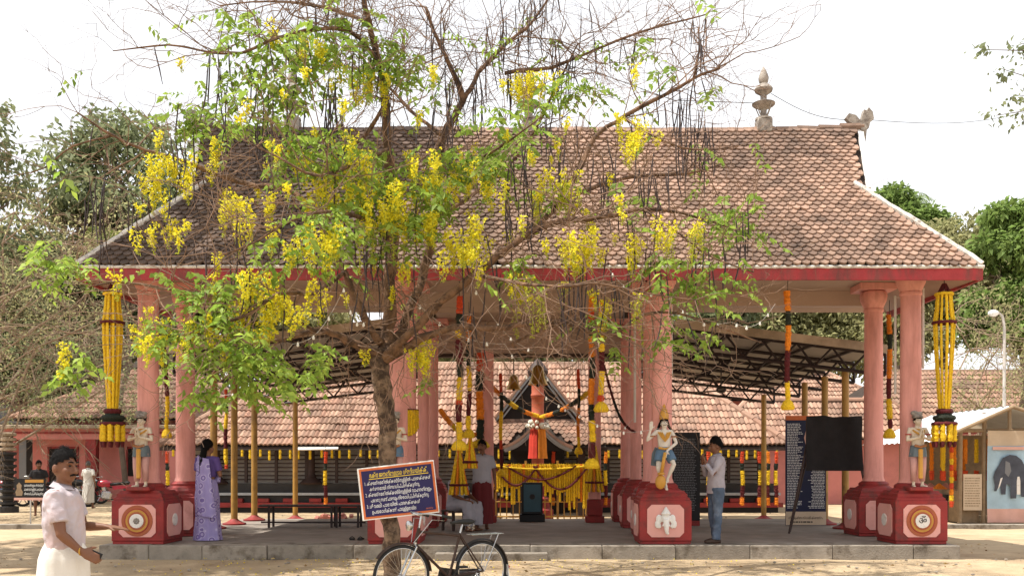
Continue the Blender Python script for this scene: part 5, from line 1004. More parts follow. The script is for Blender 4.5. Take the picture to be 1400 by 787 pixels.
# bicycle
BK = thing('bicycle', 'old black roadster bicycle leaning beside the flowering tree trunk', 'bicycle', (-.575, 10.88, gz(10.6)), local=True, rz=math.atan2(10.30 - 10.88, -1.417 + .575))
HR, HF, RW = V((0, 0, .345)), V((1.05, 0, .345)), .335
def ring(q, c, R_, r, n=40, k=6, a0=0, a1=2 * PI, yy=0):
    pts = [V(c) + V((R_ * math.cos(a0 + (a1 - a0) * i / n), yy, R_ * math.sin(a0 + (a1 - a0) * i / n))) for i in range(n + 1)]; return q.tube(pts, r, k, caps=False)
for hub in (HR, HF):
    wh = put('wheel', MB().tube([hub + V((0, -.045, 0)), hub + V((0, .045, 0))], .022, 10), MATS['chrome'], BK); put('tyre', ring(MB(), hub, RW, .019, 44, 8), MATS['rubber'], wh, 'all'); put('rim', ring(MB(), hub, RW - .022, .010, 44, 6), MATS['chrome'], wh, 'all')
    q = MB()
    for i in range(32): a = 2 * PI * i / 32; b = a + (.5 if i % 2 else -.5); q.tube([hub + V((.02 * math.cos(b), .025 * (1 if i % 4 < 2 else -1), .02 * math.sin(b))), hub + V(((RW - .03) * math.cos(a), 0, (RW - .03) * math.sin(a)))], .0016, 3, caps=False)
    put('spokes', q, MATS['chrome'], wh, kind='stuff')
def mudguard(c, a0, a1):
    n = 24; vs = []
    for i in range(n + 1):
        a = a0 + (a1 - a0) * i / n
        for s, dr in ((-.032, -.012), (-.018, .004), (0, .008), (.018, .004), (.032, -.012)): vs.append(V(c) + V(((RW + .04 + dr) * math.cos(a), s, (RW + .04 + dr) * math.sin(a))))
    return MB().add(vs, [(i * 5 + j, i * 5 + j + 1, (i + 1) * 5 + j + 1, (i + 1) * 5 + j) for i in range(n) for j in range(4)])
mg = put('mudguard', mudguard(HR, R(20), R(200)), MATS['bike_black'], BK, 'all'); put('white_tail', MB().box(HR + V((-.372, 0, -.03)), (.012, .05, .16), rotm(0, R(6), 0)), MATS['sign_white'], mg); put('reflector', MB().ball(HR + V((-.384, 0, .02)), .02, 8, 6), MATS['red_cloth'], mg); put('mudguard', mudguard(HF, R(35), R(175)), MATS['bike_rust'], BK, 'all')
BB, ST, HT, HB = V((.44, 0, .29)), V((.29, 0, .80)), V((.83, 0, .88)), V((.88, 0, .70)); q = MB()
for a, b, r in ((BB, ST, .016), (ST + V((.005, 0, -.03)), HT + V((.01, 0, -.04)), .015), (BB, HB, .017), (HT, HB, .02)): q.tube([a, b], r, 10)
for s in (-.05, .05): q.tube([BB + V((0, s * .4, 0)), HR + V((0, s, 0))], .011, 8); q.tube([ST + V((0, s * .4, -.03)), HR + V((0, s, 0))], .009, 8)
put('frame', q, MATS['bike_rust'], BK, True)
fk = put('fork', MB().tube([HB, HB + V((.005, .05, -.03)), HF + V((-.05, .05, .1)), HF + V((0, .05, 0))], .012, 8).tube([HB, HB + V((.005, -.05, -.03)), HF + V((-.05, -.05, .1)), HF + V((0, -.05, 0))], .012, 8).tube([HB, HB + V((0, 0, .02))], .022, 8), MATS['chrome'], BK, True)
q = MB(); sd = HT + V((-.03, 0, .14)); q.tube([HT, sd], .012, 8)
q.tube([sd + V((-.22, -.27, -.02)), sd + V((-.10, -.27, .01)), sd + V((.03, -.2, .03)), sd + V((.07, -.06, .02)), sd + V((0, 0, 0)), sd + V((.07, .06, .02)), sd + V((.03, .2, .03)), sd + V((-.10, .27, .01)), sd + V((-.22, .27, -.02))], .011, 8)
hb = put('handlebar', q, MATS['chrome'], BK, True)
for s in (-1, 1): put('grip', MB().tube([sd + V((-.24, s * .27, -.022)), sd + V((-.11, s * .27, .008))], .017, 8), MATS['rubber'], hb, True); put('brake_rod', MB().tube([sd + V((-.16, s * .25, -.05)), sd + V((-.02, s * .22, -.04)), HB + V((.03, s * .03, .02))], .004, 5), MATS['chrome'], hb)
put('lamp', MB().lathe(HT + V((.07, 0, .03)), [(.01, 0), (.05, .03), (.06, .07), (.05, .075)], 12, 'X'), MATS['chrome'], BK, True)
q = MB(); q.tube([ST, ST + V((-.03, 0, .10))], .013, 8); put('seat_post', q, MATS['chrome'], BK, True)
c = ST + V((-.04, 0, .13)); q = MB().ball(c + V((-.05, 0, 0)), (.10, .10, .035), 14, 8).tube([c + V((-.05, 0, 0)), c + V((.06, 0, .0)), c + V((.17, 0, -.01))], [.07, .04, .02], 10, ell=[.5, .6, .8]); sdl = remesh(q, 'saddle', .008, 3, BK, MATS['rubber'])
for s in (-.05, .05):
    pts = [c + V((-.11 + .012 * math.cos(k * .9), s + .02 * math.sin(k * .9), -.03 - .005 * k)) for k in range(15)]; put('spring', MB().tube(pts, .004, 4), MATS['chrome'], sdl)
q = MB(); z = .775
for s in (-.07, -.025, .025, .07): q.tube([(-.27, s, z), (.16, s, z)], .006, 5)
for x in (-.27, -.1, .05, .16): q.tube([(x, -.07, z), (x, .07, z)], .006, 5)
for s in (-.07, .07): q.tube([(-.2, s, z), (0, s, .345)], .006, 5)
put('carrier', q, MATS['chrome'], BK); q = MB()
for s, sg in ((-.09, 1), (.09, -1)): q.tube([BB + V((0, s * .6, 0)), BB + V((.10 * sg, s, -.13 * sg))], .009, 6); q.box(BB + V((.10 * sg, s * 1.7, -.13 * sg)), (.09, .07, .025))
put('pedals', q, MATS['rubber'], BK, kind='stuff'); ch = MB().prism([(-.02, .06), (.30, .07), (.52, .11), (.55, 0), (.50, -.10), (.30, -.06), (-.02, -.05)], lambda u, v: (u, -.075, .30 + v), (0, .012, 0)); put('chain_case', ch, MATS['bike_black'], BK); put('stand', MB().tube([(.12, .08, .33), (.02, .20, .0)], .009, 6), MATS['chrome'], BK)

# motorbikes by the office building
def motorbike(label, px, Y, rz, body):
    T = thing('motorbike', label, 'motorbike', (at(px, 0, Y).x, Y, 0), 'motorbikes parked by the office', True, rz); hr, hf = V((-.64, 0, .3)), V((.66, 0, .3))
    for h in (hr, hf): wh = put('wheel', MB().tube([h + V((0, -.06, 0)), h + V((0, .06, 0))], .06, 10), MATS['chrome'], T); put('tyre', ring(MB(), h, .26, .045, 28, 8), MATS['rubber'], wh, 'all'); q = MB(); [q.tube([h, h + V((.22 * math.cos(k * PI / 3), 0, .22 * math.sin(k * PI / 3)))], .014, 4) for k in range(6)]; put('spokes', q, MATS['chrome'], wh)
    q = MB().ball((.14, 0, .80), (.25, .14, .13), 14, 9).tube([(-.05, 0, .76), (.3, 0, .80)], .1, 10); remesh(q, 'tank', .02, 3, T, body); put('seat', MB().box((-.35, 0, .80), (.66, .24, .10), rotm(0, R(6), 0), .04), MATS['rubber'], T); put('engine', MB().box((.08, 0, .40), (.34, .26, .30), rotm(0, R(-12), 0), .05).tube([(.1, 0, .5), (.16, 0, .68)], .09, 10), MATS['chrome'], T, kind='stuff')
    q = MB().tube([(.36, 0, .85), (.0, 0, .68), (-.64, 0, .62)], .025, 7).tube([(.36, 0, .85), (.25, 0, .35), (-.1, 0, .25), hr], .022, 7); [q.tube([(.34, s, .92), hf + V((0, s, 0))], .024, 8) for s in (-.08, .08)]; put('frame', q, MATS['bike_black'], T); put('handlebar', MB().tube([(.24, -.36, 1.03), (.36, -.2, 1.02), (.36, .2, 1.02), (.24, .36, 1.03)], .016, 7), MATS['chrome'], T); put('headlamp', MB().lathe((.42, 0, .88), [(.03, -.06), (.09, 0), (.1, .05), (.08, .07)], 12, 'X'), MATS['chrome'], T, True); put('exhaust', MB().tube([(.15, -.12, .3), (-.1, -.14, .22), (-.75, -.16, .30)], [.025, .03, .045], 8), MATS['chrome'], T, True); put('rear_cowl', MB().prism([(-.75, .75), (-.1, .72), (-.15, .58), (-.7, .66)], lambda u, v: (u, -.10, v), (0, .2, 0)), body, T)
    for h in (hr, hf): q = MB(); n = 12; vs = [h + V(((.33) * math.cos(R(30 + 130 * i / n)), s, .33 * math.sin(R(30 + 130 * i / n)))) for i in range(n + 1) for s in (-.06, .06)]; q.add(vs, [(2 * i, 2 * i + 1, 2 * i + 3, 2 * i + 2) for i in range(n)]); put('mudguard', q, body, T)
mat('moto_red', (.45, .02, .05), .3, .1, 4, spec=.5); mat('moto_black', (.02, .02, .022), .3, .1, 4, spec=.5); mat('moto_blue', (.03, .06, .15), .3, .1, 4, spec=.5)
motorbike('red motorbike parked beside the pedestal with the flower roundel', 149, 31.8, R(200), MATS['moto_red']); motorbike('black motorbike parked behind the man walking away', 113, 33.6, R(225), MATS['moto_black']); motorbike('red-tailed motorbike at the edge, behind the black stone lamp', 2, 31.5, R(40), MATS['moto_red']); motorbike('blue motorbike behind the small standing signboard', 32, 33.4, R(60), MATS['moto_blue']); motorbike('dark motorbike between signboard and the man walking away', 74, 33.2, R(50), MATS['moto_black'])
X = at(11, 0, 27.9).x; pr = [(.30, 0), (.30, .18), (.2, .2)]; z = .2
while z < 1.85: pr += [(.16, z), (.24, z + .05), (.24, z + .11), (.15, z + .13)]; z += .19
T = thing('stone_lamp', 'black tiered stone lamp pillar with pale topmost discs', 'stone lamp', (X, 27.9, 0)); put('tiers', MB().lathe((X, 27.9, 0), pr, 18), MATS['black_stone'], T); pr = []; z = 1.86
for i in range(4): pr += [(.13, z), (.23, z + .03), (.23, z + .10), (.14, z + .13)]; z += .15
put('top_discs', MB().lathe((X, 27.9, 0), pr, 18), MATS['concrete_tan'], T)
c = at(41, 668, 21.8); T = thing('standing_signboard', 'small black signboard with a gold figure on a thin pole', 'sign', (c.x, 21.8, 0)); put('pole', MB().tube([(c.x, 21.83, 0), (c.x, 21.83, c.z)], .02, 8), MATS['chrome'], T); put('board', MB().box((c.x, 21.8, c.z), (.74, .025, .50)), MATS['black_paint'], T); put('lower_strip', MB().box((c.x, 21.783, c.z - .235), (.74, .008, .06)), MATS['poster_pink'], T)
put('title_strip', MB().box((c.x + .11, 21.784, c.z + .19), (.44, .006, .07)), MATS['mustard'], T); q = MB().prism([(-.07, -.17), (.07, -.17), (.09, -.08), (.05, 0), (.06, .08), (0, .15), (-.06, .08), (-.05, 0), (-.09, -.08)], lambda u, v: (c.x - .25 + u, 21.786, c.z + .01 + v), (0, -.006, 0)); put('gold_figure', q, MATS['bamboo'], T)
for i, s in enumerate(('ഭക്തജനങ്ങളുടെ ശ്രദ്ധയ്ക്ക്', 'ക്ഷേത്രത്തിനുള്ളിൽ പാദരക്ഷകൾ', 'നിരോധിച്ചിരിക്കുന്നു')): txt(s, c.x - .13, c.z + .06 - i * .10, .08, MATS['sign_white'], T, 21.782, 'LEFT', .46)

# flower stall with tin roof and elephant banner
ST_ = thing('flower_stall', 'bamboo flower stall with tin and tile roof at the yard edge', 'stall', (12, 24, 0))
def bx_(nm, m_, *a): return put(nm, MB().bb(*a), MATS[m_], ST_)
for x, y in ((10.75, 22.85), (11.35, 22.85), (14.4, 22.85), (10.75, 26.5), (14.4, 26.5)): put('post', MB().tube([(x, y, 0), (x + .02, y, 2.75 if x > 11 else 2.35)], .055, 8), MATS['bamboo'], ST_, True)
q = MB(); m_ = 26; vs = []
for j in range(m_ + 1): Y = 22.3 + 4.6 * j / m_; k = .02 * (1 if j % 2 else -1); vs += [(9.75, Y, 2.02 + k), (11.75, Y, 2.88 + k)]
put('tin_sheet', q.add(vs, [(2 * j, 2 * j + 1, 2 * j + 3, 2 * j + 2) for j in range(m_)]), MATS['tin'], ST_); q = MB(); vs = []
for j in range(m_ + 1): Y = 22.3 + 4.6 * j / m_; k = .02 * (1 if j % 2 else -1); vs += [(11.78, Y, 2.9 + k), (15, Y, 1.95 + k)]
put('tin_sheet', q.add(vs, [(2 * j, 2 * j + 1, 2 * j + 3, 2 * j + 2) for j in range(m_)]), MATS['tin'], ST_)
for (a, b) in (((9.8, 22.28, 1.98), (11.78, 22.28, 2.86)), ((11.78, 22.28, 2.86), (14.9, 22.28, 1.9)), ((10.7, 22.85, 2.3), (14.4, 22.85, 2.35)), ((11.76, 22.4, 2.3), (11.76, 22.4, 2.86)), ((10.75, 22.85, 2.25), (10.75, 26.5, 2.25))): put('bamboo_pole', MB().tube([a, b], .045, 8), MATS['bamboo'], ST_, True)
bx_('counter', 'bamboo', 10.8, 11.3, 23.0, 26.2, .0, .8); put('mat_panel', MB().bb(10.82, 11.28, 22.80, 22.83, .32, 1.22), MATS['canvas'], ST_); print_rows(ST_, 10.85, 11.25, .4, 1.15, 22.797, 12, MATS['bamboo'], ST_, ragged=.1)
bx_('back_wall', 'bamboo', 11.0, 14.4, 26.4, 26.46, 0, 2.3)
bn = thing('elephant_banner', 'printed banner with a grey tusked elephant hung on the flower stall', 'banner', (12.3, 22.75, 0)); x0, x1 = 11.38, 12.75
def wav(nm, m_, z0, z1, y): 
    q = MB(); n = 16; vs = [(x0 + (x1 - x0) * i / n, y + .025 * math.sin(i * .9 + z * 1.7) , z) for z in (z0, (z0 * 2 + z1) / 3, (z0 + 2 * z1) / 3, z1) for i in range(n + 1)]; return put(nm, q.add(vs, [(j * 17 + i, j * 17 + i + 1, (j + 1) * 17 + i + 1, (j + 1) * 17 + i) for j in range(3) for i in range(n)]), MATS[m_], bn, 'all')
wav('canvas_valance', 'canvas', 1.92, 2.3, 22.72); wav('picture', 'poster_sky', .36, 1.92, 22.72); wav('lower_border', 'poster_pink', 0.02, .36, 22.72); put('title_band', MB().bb(x0 + .1, x1 - .1, 22.66, 22.665, 1.82, 1.9), MATS['poster_pink'], bn)
E = [(.20, 1.28), (.30, 1.42), (.42, 1.62), (.62, 1.70), (.80, 1.68), (.95, 1.58), (1.06, 1.40), (1.10, 1.0), (1.08, .66), (.94, .66), (.92, .98), (.84, 1.0), (.80, .62), (.64, .62), (.64, .95), (.52, .98), (.50, .72), (.38, .72), (.34, 1.02), (.30, .90), (.24, .80), (.18, .80), (.20, .95), (.16, 1.15)]
put('elephant_print', MB().prism(E, lambda u, v: (x0 + u * .88 - .02, 22.67, v), (0, -.004, 0)), MATS['poster_grey'], bn)
put('ear_print', MB().prism([(.50, 1.55), (.62, 1.50), (.66, 1.3), (.58, 1.15), (.48, 1.25)], lambda u, v: (x0 + u * .88 - .02, 22.664, v), (0, -.002, 0)), MATS['grey_conc'], bn); put('tusk_print', MB().prism([(.36, 1.12), (.42, 1.14), (.34, .92), (.28, .84)], lambda u, v: (x0 + u * .88 - .02, 22.663, v), (0, -.002, 0)), MATS['chalk'], bn); put('mahout_print', MB().prism([(.70, .72), (.80, .72), (.80, 1.05), (.78, 1.16), (.72, 1.16), (.70, 1.05)], lambda u, v: (x0 + u * .88 + .08, 22.661, v), (0, -.002, 0)), MATS['chalk'], bn)
for i in range(9):
    x = 10.5 + .28 * (i % 5) + .1 * (i // 5); y = 23.2 + .9 * (i // 5); T = thing('stall_garland', ('orange', 'yellow')[i % 3 == 0] + ' flower garland with red end hanging in the ' + ('front row', 'back row')[i // 5] + ' inside the stall', 'garland', (x, y, 2), 'garlands for sale in the stall'); put('strand', bead_rope(MB(), [(x, y, 2.1), (x, y, 1.3 + random.uniform(-.1, .2))], .06, .03, 7), MATS['fl_orange' if i % 3 else 'fl_yellow'], T); put('red_end', bead_rope(MB(), [(x, y, 1.3), (x, y, 1.05)], .07, .03, 7), MATS['fl_red'], T)
X, Y = at(1301, 0, 22.6).x, 22.6; T = thing('stall_garland', 'long multicoloured garland hanging from the tin roof edge', 'garland', (X, Y, 2)); zz = 2.2
for i in range(12): put('flower_segment', bead_rope(MB(), [(X, Y, zz), (X, Y, zz - .145)], .06, .03, 7), MATS['fl_' + ('orange', 'yellow', 'red')[i % 3]], T); zz -= .15
mat('clay_pink', (.48, .20, .16), .8, .1, 5); mat('plastic_black', (.015, .015, .017), .45, .1, 5)
for i, (px, Y, k) in enumerate(((1272, 25.2, 0), (1284, 24.6, 0), (1293, 25.4, 0), (1292, 23.8, 1), (1308, 24.6, 1), (1320, 24.2, 1), (1316, 26, 1), (1277, 24.0, 1))):
    X = at(px, 0, Y).x; T = thing('clay_pot' if k == 0 else 'black_drum', ('clay pot with an orange pointed cover beside the stall' if i == 1 else 'pink clay pot with a pink pointed cover beside the stall', 'black plastic drum standing beside the stall')[k], ('pot', 'drum')[k], (X, Y, 0), ('pots beside the stall', 'drums beside the stall')[k])
    if k == 0: put('body', MB().lathe((X, Y, 0), [(.15, 0), (.2, .3), (.22, .6), (.2, .75)], 14), MATS['clay_pink'], T, True); put('cover', MB().lathe((X, Y, .755), [(.27, 0), (.26, .03), (.12, .12), (.02, .2)], 8), MATS['fl_orange' if i == 1 else 'clay_pink'], T)
    else: put('body', MB().lathe((X, Y, 0), [(.19, 0), (.22, .1), (.22, .6), (.24, .64)], 14), MATS['plastic_black'], T, True); put('rim', MB().lathe((X, Y, .645), [(.24, 0), (.25, .03), (.2, .04)], 14), MATS['plastic_black'], T, True)
X = at(1373, 0, 27).x; T = thing('street_lamp', 'grey street lamp with curved arm rising behind the stall', 'street lamp', (X, 27, 0)); h = at(1358, 428, 27)
put('pole', MB().tube([(X, 27, 0), (X, 27, 3), (X, 27, h.z - .35), (X - .06, 27, h.z - .08), (X - .2, 27, h.z + .04), (h.x, 27, h.z + .02)], [.06, .05, .04, .035, .03, .03], 10), MATS['pipe_white'], T, True); put('lamp_head', MB().ball(h, (.16, .11, .10), 12, 8), MATS['sign_white'], T, 'all')
T = thing('rubble_pile', 'low heap of broken red brick beyond the bench', 'rubble', (-5.2, 24, 0))
for i in range(16): rm = rotm(random.uniform(-.4, .4), random.uniform(-.4, .4), random.uniform(0, 3)); put('brick', MB().box((-5.2 + random.gauss(0, .35), 24 + random.gauss(0, .2), .04 + random.uniform(0, .1)), (.2, .1, .07), rm), MATS['clay_pink'], T)
# ------------------------------------------------------------------ people and statues
mat('skin_dark', (.17, .075, .042), .55, .08, 8); mat('skin_mid', (.24, .115, .068), .55, .08, 8); mat('hair', (.006, .005, .005), .85, .3, 60, spec=.12)
mat('shirt_lilac', (.44, .39, .42), .8, .10, 3, .15, 120, col2=(.47, .36, .36), thr=(.45, .6), c2scale=2); mat('white_cotton', (.66, .63, .58), .85, .06, 3, .15, 100); mat('shirt_grey', (.33, .32, .36), .85, .1, 3, .15, 100); mat('shirt_check', (.36, .33, .37), .8, .15, 9, .1, 100)
mat('maroon_cloth', (.12, .015, .018), .85, .15, 4); mat('denim', (.075, .105, .16), .85, .25, 5, .2, 120, col2=(.16, .20, .27), thr=(.5, .68), c2scale=4); mat('shoe', (.06, .035, .025), .6, .2, 6); mat('blue_cloth', (.05, .08, .25), .85, .15, 4)
mat('st_cream', (.66, .56, .44), .6, .1, 8, .1, 60, col2=(.48, .38, .28), thr=(.52, .7), c2scale=9); mat('st_slate', (.12, .15, .17), .6, .15, 8); mat('st_gold', (.55, .28, .05), .45, .15, 8); mat('st_pink', (.55, .30, .27), .6, .12, 8); mat('st_blue', (.10, .17, .26), .6, .12, 8); mat('st_white', (.66, .60, .53), .55, .08, 8); mat('st_brown', (.33, .14, .06), .5, .15, 8); mat('st_red', (.40, .05, .04), .5, .12, 8)
# sari print
def sari_mat():
    m = mat('sari', (.30, .25, .50), .8, .10, 4); n = m.node_tree.nodes; l = m.node_tree.links; bs = [x for x in n if x.type == 'BSDF_PRINCIPLED'][0]
    g = n.new('ShaderNodeTexCoord'); vo = n.new('ShaderNodeTexVoronoi'); vo.inputs['Scale'].default_value = 7.5; vo.feature = 'F1'; l.new(g.outputs['Object'], vo.inputs['Vector'])
    cr = n.new('ShaderNodeValToRGB'); e = cr.color_ramp.elements; e[0].position = .0; e[0].color = (.42, .36, .60, 1); e[1].position = .75; e[1].color = (.30, .25, .50, 1)
    for p, c in ((.18, (.40, .34, .58, 1)), (.24, (.17, .12, .33, 1)), (.36, (.20, .15, .38, 1)), (.40, (.55, .50, .68, 1)), (.46, (.33, .28, .53, 1))): x = e.new(p); x.color = c
    l.new(vo.outputs['Distance'], cr.inputs[0]); l.new(cr.outputs[0], bs.inputs['Base Color']); return m
sari_mat()
def rot_head(vs, yaw, pitch, piv):
    M = Matrix.Rotation(yaw, 3, 'Z') @ Matrix.Rotation(pitch, 3, 'X'); return [tuple(M @ (V(v) - piv) + piv) for v in vs]
def head_shape(q, k=1.0, beard=False):
    h = MB(); h.ball((0, .012, 1.625), (.077 * k, .097 * k, .108 * k), 18, 12); h.ball((0, -.025, 1.575), (.064 * k, .072 * k, .082 * k), 16, 10); h.ball((0, -.055, 1.528), (.038 * k, .036 * k, .030 * k), 12, 8)
    h.tube([(0, -.088, 1.628), (0, -.103, 1.600), (0, -.118, 1.578), (0, -.10, 1.566)], [.010, .013, .017, .012], 8)
    for s in (-1, 1): h.ball((s * .013, -.100, 1.572), (.012, .014, .009), 8, 6); h.ball((s * .080, .012, 1.595), (.012, .024, .034), 10, 7); h.ball((s * .03, -.082, 1.642), (.03, .014, .010), 10, 6); h.ball((s * .046, -.062, 1.585), (.022, .026, .026), 10, 7)
    h.ball((0, -.094, 1.545), (.026, .014, .007), 10, 6); h.ball((0, -.092, 1.536), (.022, .014, .007), 10, 6)
    return h
def hand(q, wrist, d, palm_n, s=1.0, curl=.35, spread=.12, thumb=1):
    """five-fingered hand from the wrist along d; palm_n = palm normal"""
    w = V(wrist); d = V(d).normalized(); n = V(palm_n); n = (n - d * n.dot(d)).normalized(); sd_ = d.cross(n) * thumb
    q.tube([w - d * .015, w + d * .02, w + d * .055 * s, w + d * .092 * s], [.024 * s, .030 * s, .040 * s, .036 * s], 10, side=sd_, ell=[.75, .6, .45, .4])
    for i, (o, L) in enumerate(((-.027, .060), (-.009, .076), (.010, .072), (.028, .058))):
        b = w + d * (.088 * s) - sd_ * (o * s); f = (d - sd_ * (o * spread * 10)).normalized(); p1 = b + f * (L * .42 * s); f2 = (f + n * curl).normalized(); p2 = p1 + f2 * (L * .34 * s); f3 = (f2 + n * curl * 1.2).normalized(); q.tube([b - f * .015, b, p1, p2, p2 + f3 * (L * .28 * s)], [.009 * s, .0095 * s, .009 * s, .0082 * s, .0065 * s], 7)
    b = w + d * (.03 * s) + sd_ * (.026 * s); f = (d * .62 + sd_ * .75 + n * .25).normalized(); p1 = b + f * (.04 * s); f2 = (f + d * .5).normalized(); q.tube([b - f * .012, b, p1, p1 + f2 * (.032 * s)], [.014 * s, .0125 * s, .011 * s, .008 * s], 8)
def figure(J, voxel=.012, head=True):
    """one continuous body mesh from joints J (metres, facing -Y, feet at z=0, about 1.72 tall)"""
    q = MB(); sp = J.get('spine', [(0, 0, .88), (0, 0, .96), (0, -.004, 1.06), (0, .006, 1.2), (0, .012, 1.33), (0, .012, 1.41), (0, .005, 1.455)])
    q.tube(sp, J.get('srad', [.145, .155, .14, .155, .168, .145, .065]), 18, side=(1, 0, 0), ell=[.78, .76, .72, .68, .64, .6, .8])
    nb = V(sp[-1]); q.tube([nb + V((0, .005, -.03)), nb + V((0, -.002, .04)), nb + V((0, -.01, .11))], [.062, .054, .055], 12)
    off = nb - V((0, .005, 1.455)); hk = J.get('hk', 1.0); hd = head_shape(q, hk); piv = V((0, .01, 1.52)); vs = rot_head(hd.v, J.get('yaw', 0), J.get('pitch', 0), piv); q.add([tuple(V(v) + off) for v in vs], hd.f)
    for s, nm in ((-1, 'R'), (1, 'L')):
        sh = V(J.get('sh' + nm, (s * .178, .012, 1.405))) + (V((off.x, off.y, off.z)) if ('sh' + nm) not in J else V((0, 0, 0))); el = V(J['el' + nm]); wr = V(J['wr' + nm])
        q.tube([V((sh.x * .55, sh.y, sh.z - .005)), sh, sh.lerp(el, .35), sh.lerp(el, .8), el, el.lerp(wr, .25), el.lerp(wr, .7), wr], [.06, .058, .048, .040, .037, .038, .030, .024], 12)
        hn = J.get('hand' + nm, {}); hand(q, wr, hn.get('d', wr - el), hn.get('n', (-s, 0, 0)), hn.get('s', 1.0), hn.get('curl', .4), hn.get('spread', .12), hn.get('thumb', 1))
        if ('hip' + nm) in J or ('kn' + nm) in J:
            hp = V(J.get('hip' + nm, (s * .085, 0, .90))); kn = V(J['kn' + nm]); an = V(J['an' + nm]); ft = V(J.get('ft' + nm, (0, -1, 0))).normalized()
            q.tube([hp + (hp - kn).normalized() * .02, hp.lerp(kn, .25), hp.lerp(kn, .7), kn, kn.lerp(an, .3), kn.lerp(an, .75), an], [.092, .088, .064, .055, .055, .038, .034], 14)
            fl = V((an.x, an.y, an.z - .055)); q.tube([fl - ft * .055, fl - ft * .02, fl + ft * .06, fl + ft * .13, fl + ft * .175], [.028, .036, .038, .040, .026], 10, side=ft.cross(V((0, 0, 1))), ell=[.9, .95, .8, .5, .45]); q.tube([an, fl], [.036, .036], 10)
    return q, off, piv
def hair_cap(J, off, piv, m, T, front=.055, back=-.05, thick=.012, tuft=.010, k=1.0):
    b = MB(); c = V((0, .014, 1.628)); b.ball((0, 0, 0), (1, 1, 1), 26, 18); vs = []
    for v in b.v:
        v = V(v); r = 1 + mnoise.noise(v * 4.0) * .05 + mnoise.noise(v * 11) * .05; vs.append(V((v.x * (.077 * k + thick) * r, v.y * (.099 * k + thick) * r, v.z * (.110 * k + thick + tuft * max(0, v.z)) * r)))
    fs = []
    for f in b.f:
        ce = sum((vs[i] for i in f), V()) / len(f); t = (ce.y / .1 + 1) / 2; lim_ = front + (back - front) * min(1, max(0, t * 1.15))
        if ce.z > lim_: fs.append(f)
    q = MB().add([tuple(c + v) for v in vs], fs); vs2 = rot_head(q.v, J.get('yaw', 0), J.get('pitch', 0), piv); q.v = [tuple(V(v) + off) for v in vs2]; o = put('hair', q, m, T, 'all'); S = []
    cs = [sum((V(q.v[i]) for i in f), V()) / len(f) for f in q.f]; cc = V((0, .014, 1.628)); M = Matrix.Rotation(J.get('yaw', 0), 3, 'Z') @ Matrix.Rotation(J.get('pitch', 0), 3, 'X'); cw = M @ (cc - piv) + piv + off
    for i in range(900):
        p = random.choice(cs); nrm = (p - cw).normalized(); p = p + V((random.gauss(0, .008), random.gauss(0, .008), random.gauss(0, .008))); fl = M @ V((random.gauss(.25, .25), .55, -.45)); fl = (fl - nrm * fl.dot(nrm) + nrm * random.uniform(.0, .22)).normalized(); sd_ = nrm.cross(fl) * .0022; e = p + fl * random.uniform(.018, .04); S += [p - sd_, p + sd_, e + sd_ * .3, e - sd_ * .3]
    npmesh('hair_strands', [tuple(v) for v in S], 4, m, o, kind='stuff'); return o
def face_bits(J, off, piv, T, stache=True, mt=None):
    q = MB()
    for s in (-1, 1): q.ball((s * .031, -.083, 1.622), (.011, .007, .006), 8, 6)
    e = MB(); e.v = [tuple(V(v) + off) for v in rot_head(q.v, J.get('yaw', 0), J.get('pitch', 0), piv)]; e.f = q.f; put('eyes', e, MATS['black_paint'], T, kind='stuff')
    q = MB()
    for s in (-1, 1): q.tube([(s * .012, -.098, 1.648), (s * .032, -.097, 1.654), (s * .052, -.083, 1.646)], [.004, .006, .003], 5)
    if stache: q.tube([(-.036, -.094, 1.551), (-.018, -.105, 1.559), (0, -.109, 1.561), (.018, -.105, 1.559), (.036, -.094, 1.551)], [.004, .008, .0075, .008, .004], 6)
    e = MB(); e.v = [tuple(V(v) + off) for v in rot_head(q.v, J.get('yaw', 0), J.get('pitch', 0), piv)]; e.f = q.f; put('facial_hair', e, mt or MATS['hair'], T, kind='stuff')
def wrap(rings, folds=9, amp=.012, n=56, seed=0, twist=.6):
    """draped cloth: rings (cx,cy,z,rx,ry)"""
    q = MB(); vs = []; k = len(rings)
    fine = []
    for i in range(k - 1):
        for j in range(4): t = j / 4; fine.append([a + (b - a) * t for a, b in zip(rings[i], rings[i + 1])])
    fine.append(list(rings[-1])); k = len(fine)
    for i, (cx, cy, z, rx, ry) in enumerate(fine):
        t = i / (k - 1)
        for j in range(n):
            a = 2 * PI * j / n; f = amp * (.25 + .9 * t) * (math.sin(folds * a + twist * t * 3 + seed) + .6 * math.sin((folds * 2 + 1) * a + seed * 2 - t * 2)) + amp * 1.2 * mnoise.noise(V((math.cos(a) * 2, math.sin(a) * 2 + seed, z * 4))); vs.append((cx + (rx + f) * math.cos(a), cy + (ry + f) * math.sin(a), z))
    q.add(vs, [(i * n + j, i * n + (j + 1) % n, (i + 1) * n + (j + 1) % n, (i + 1) * n + j) for i in range(k - 1) for j in range(n)]); q.f.append(tuple(range(n))); return q
def crease(amp, sc=9.0):
    def f(co):
        for i in range(len(co)):
            p = V(co[i]); nv = V((mnoise.noise(p * sc), mnoise.noise(p * sc + V((7, 3, 1))), mnoise.noise(p * sc + V((1, 9, 5))) * .4)) * amp + V((mnoise.noise(p * sc * 2.3 + V((3, 3, 3))), mnoise.noise(p * sc * 2.3), 0)) * amp * .5; co[i] = p + nv
        return co
    return f
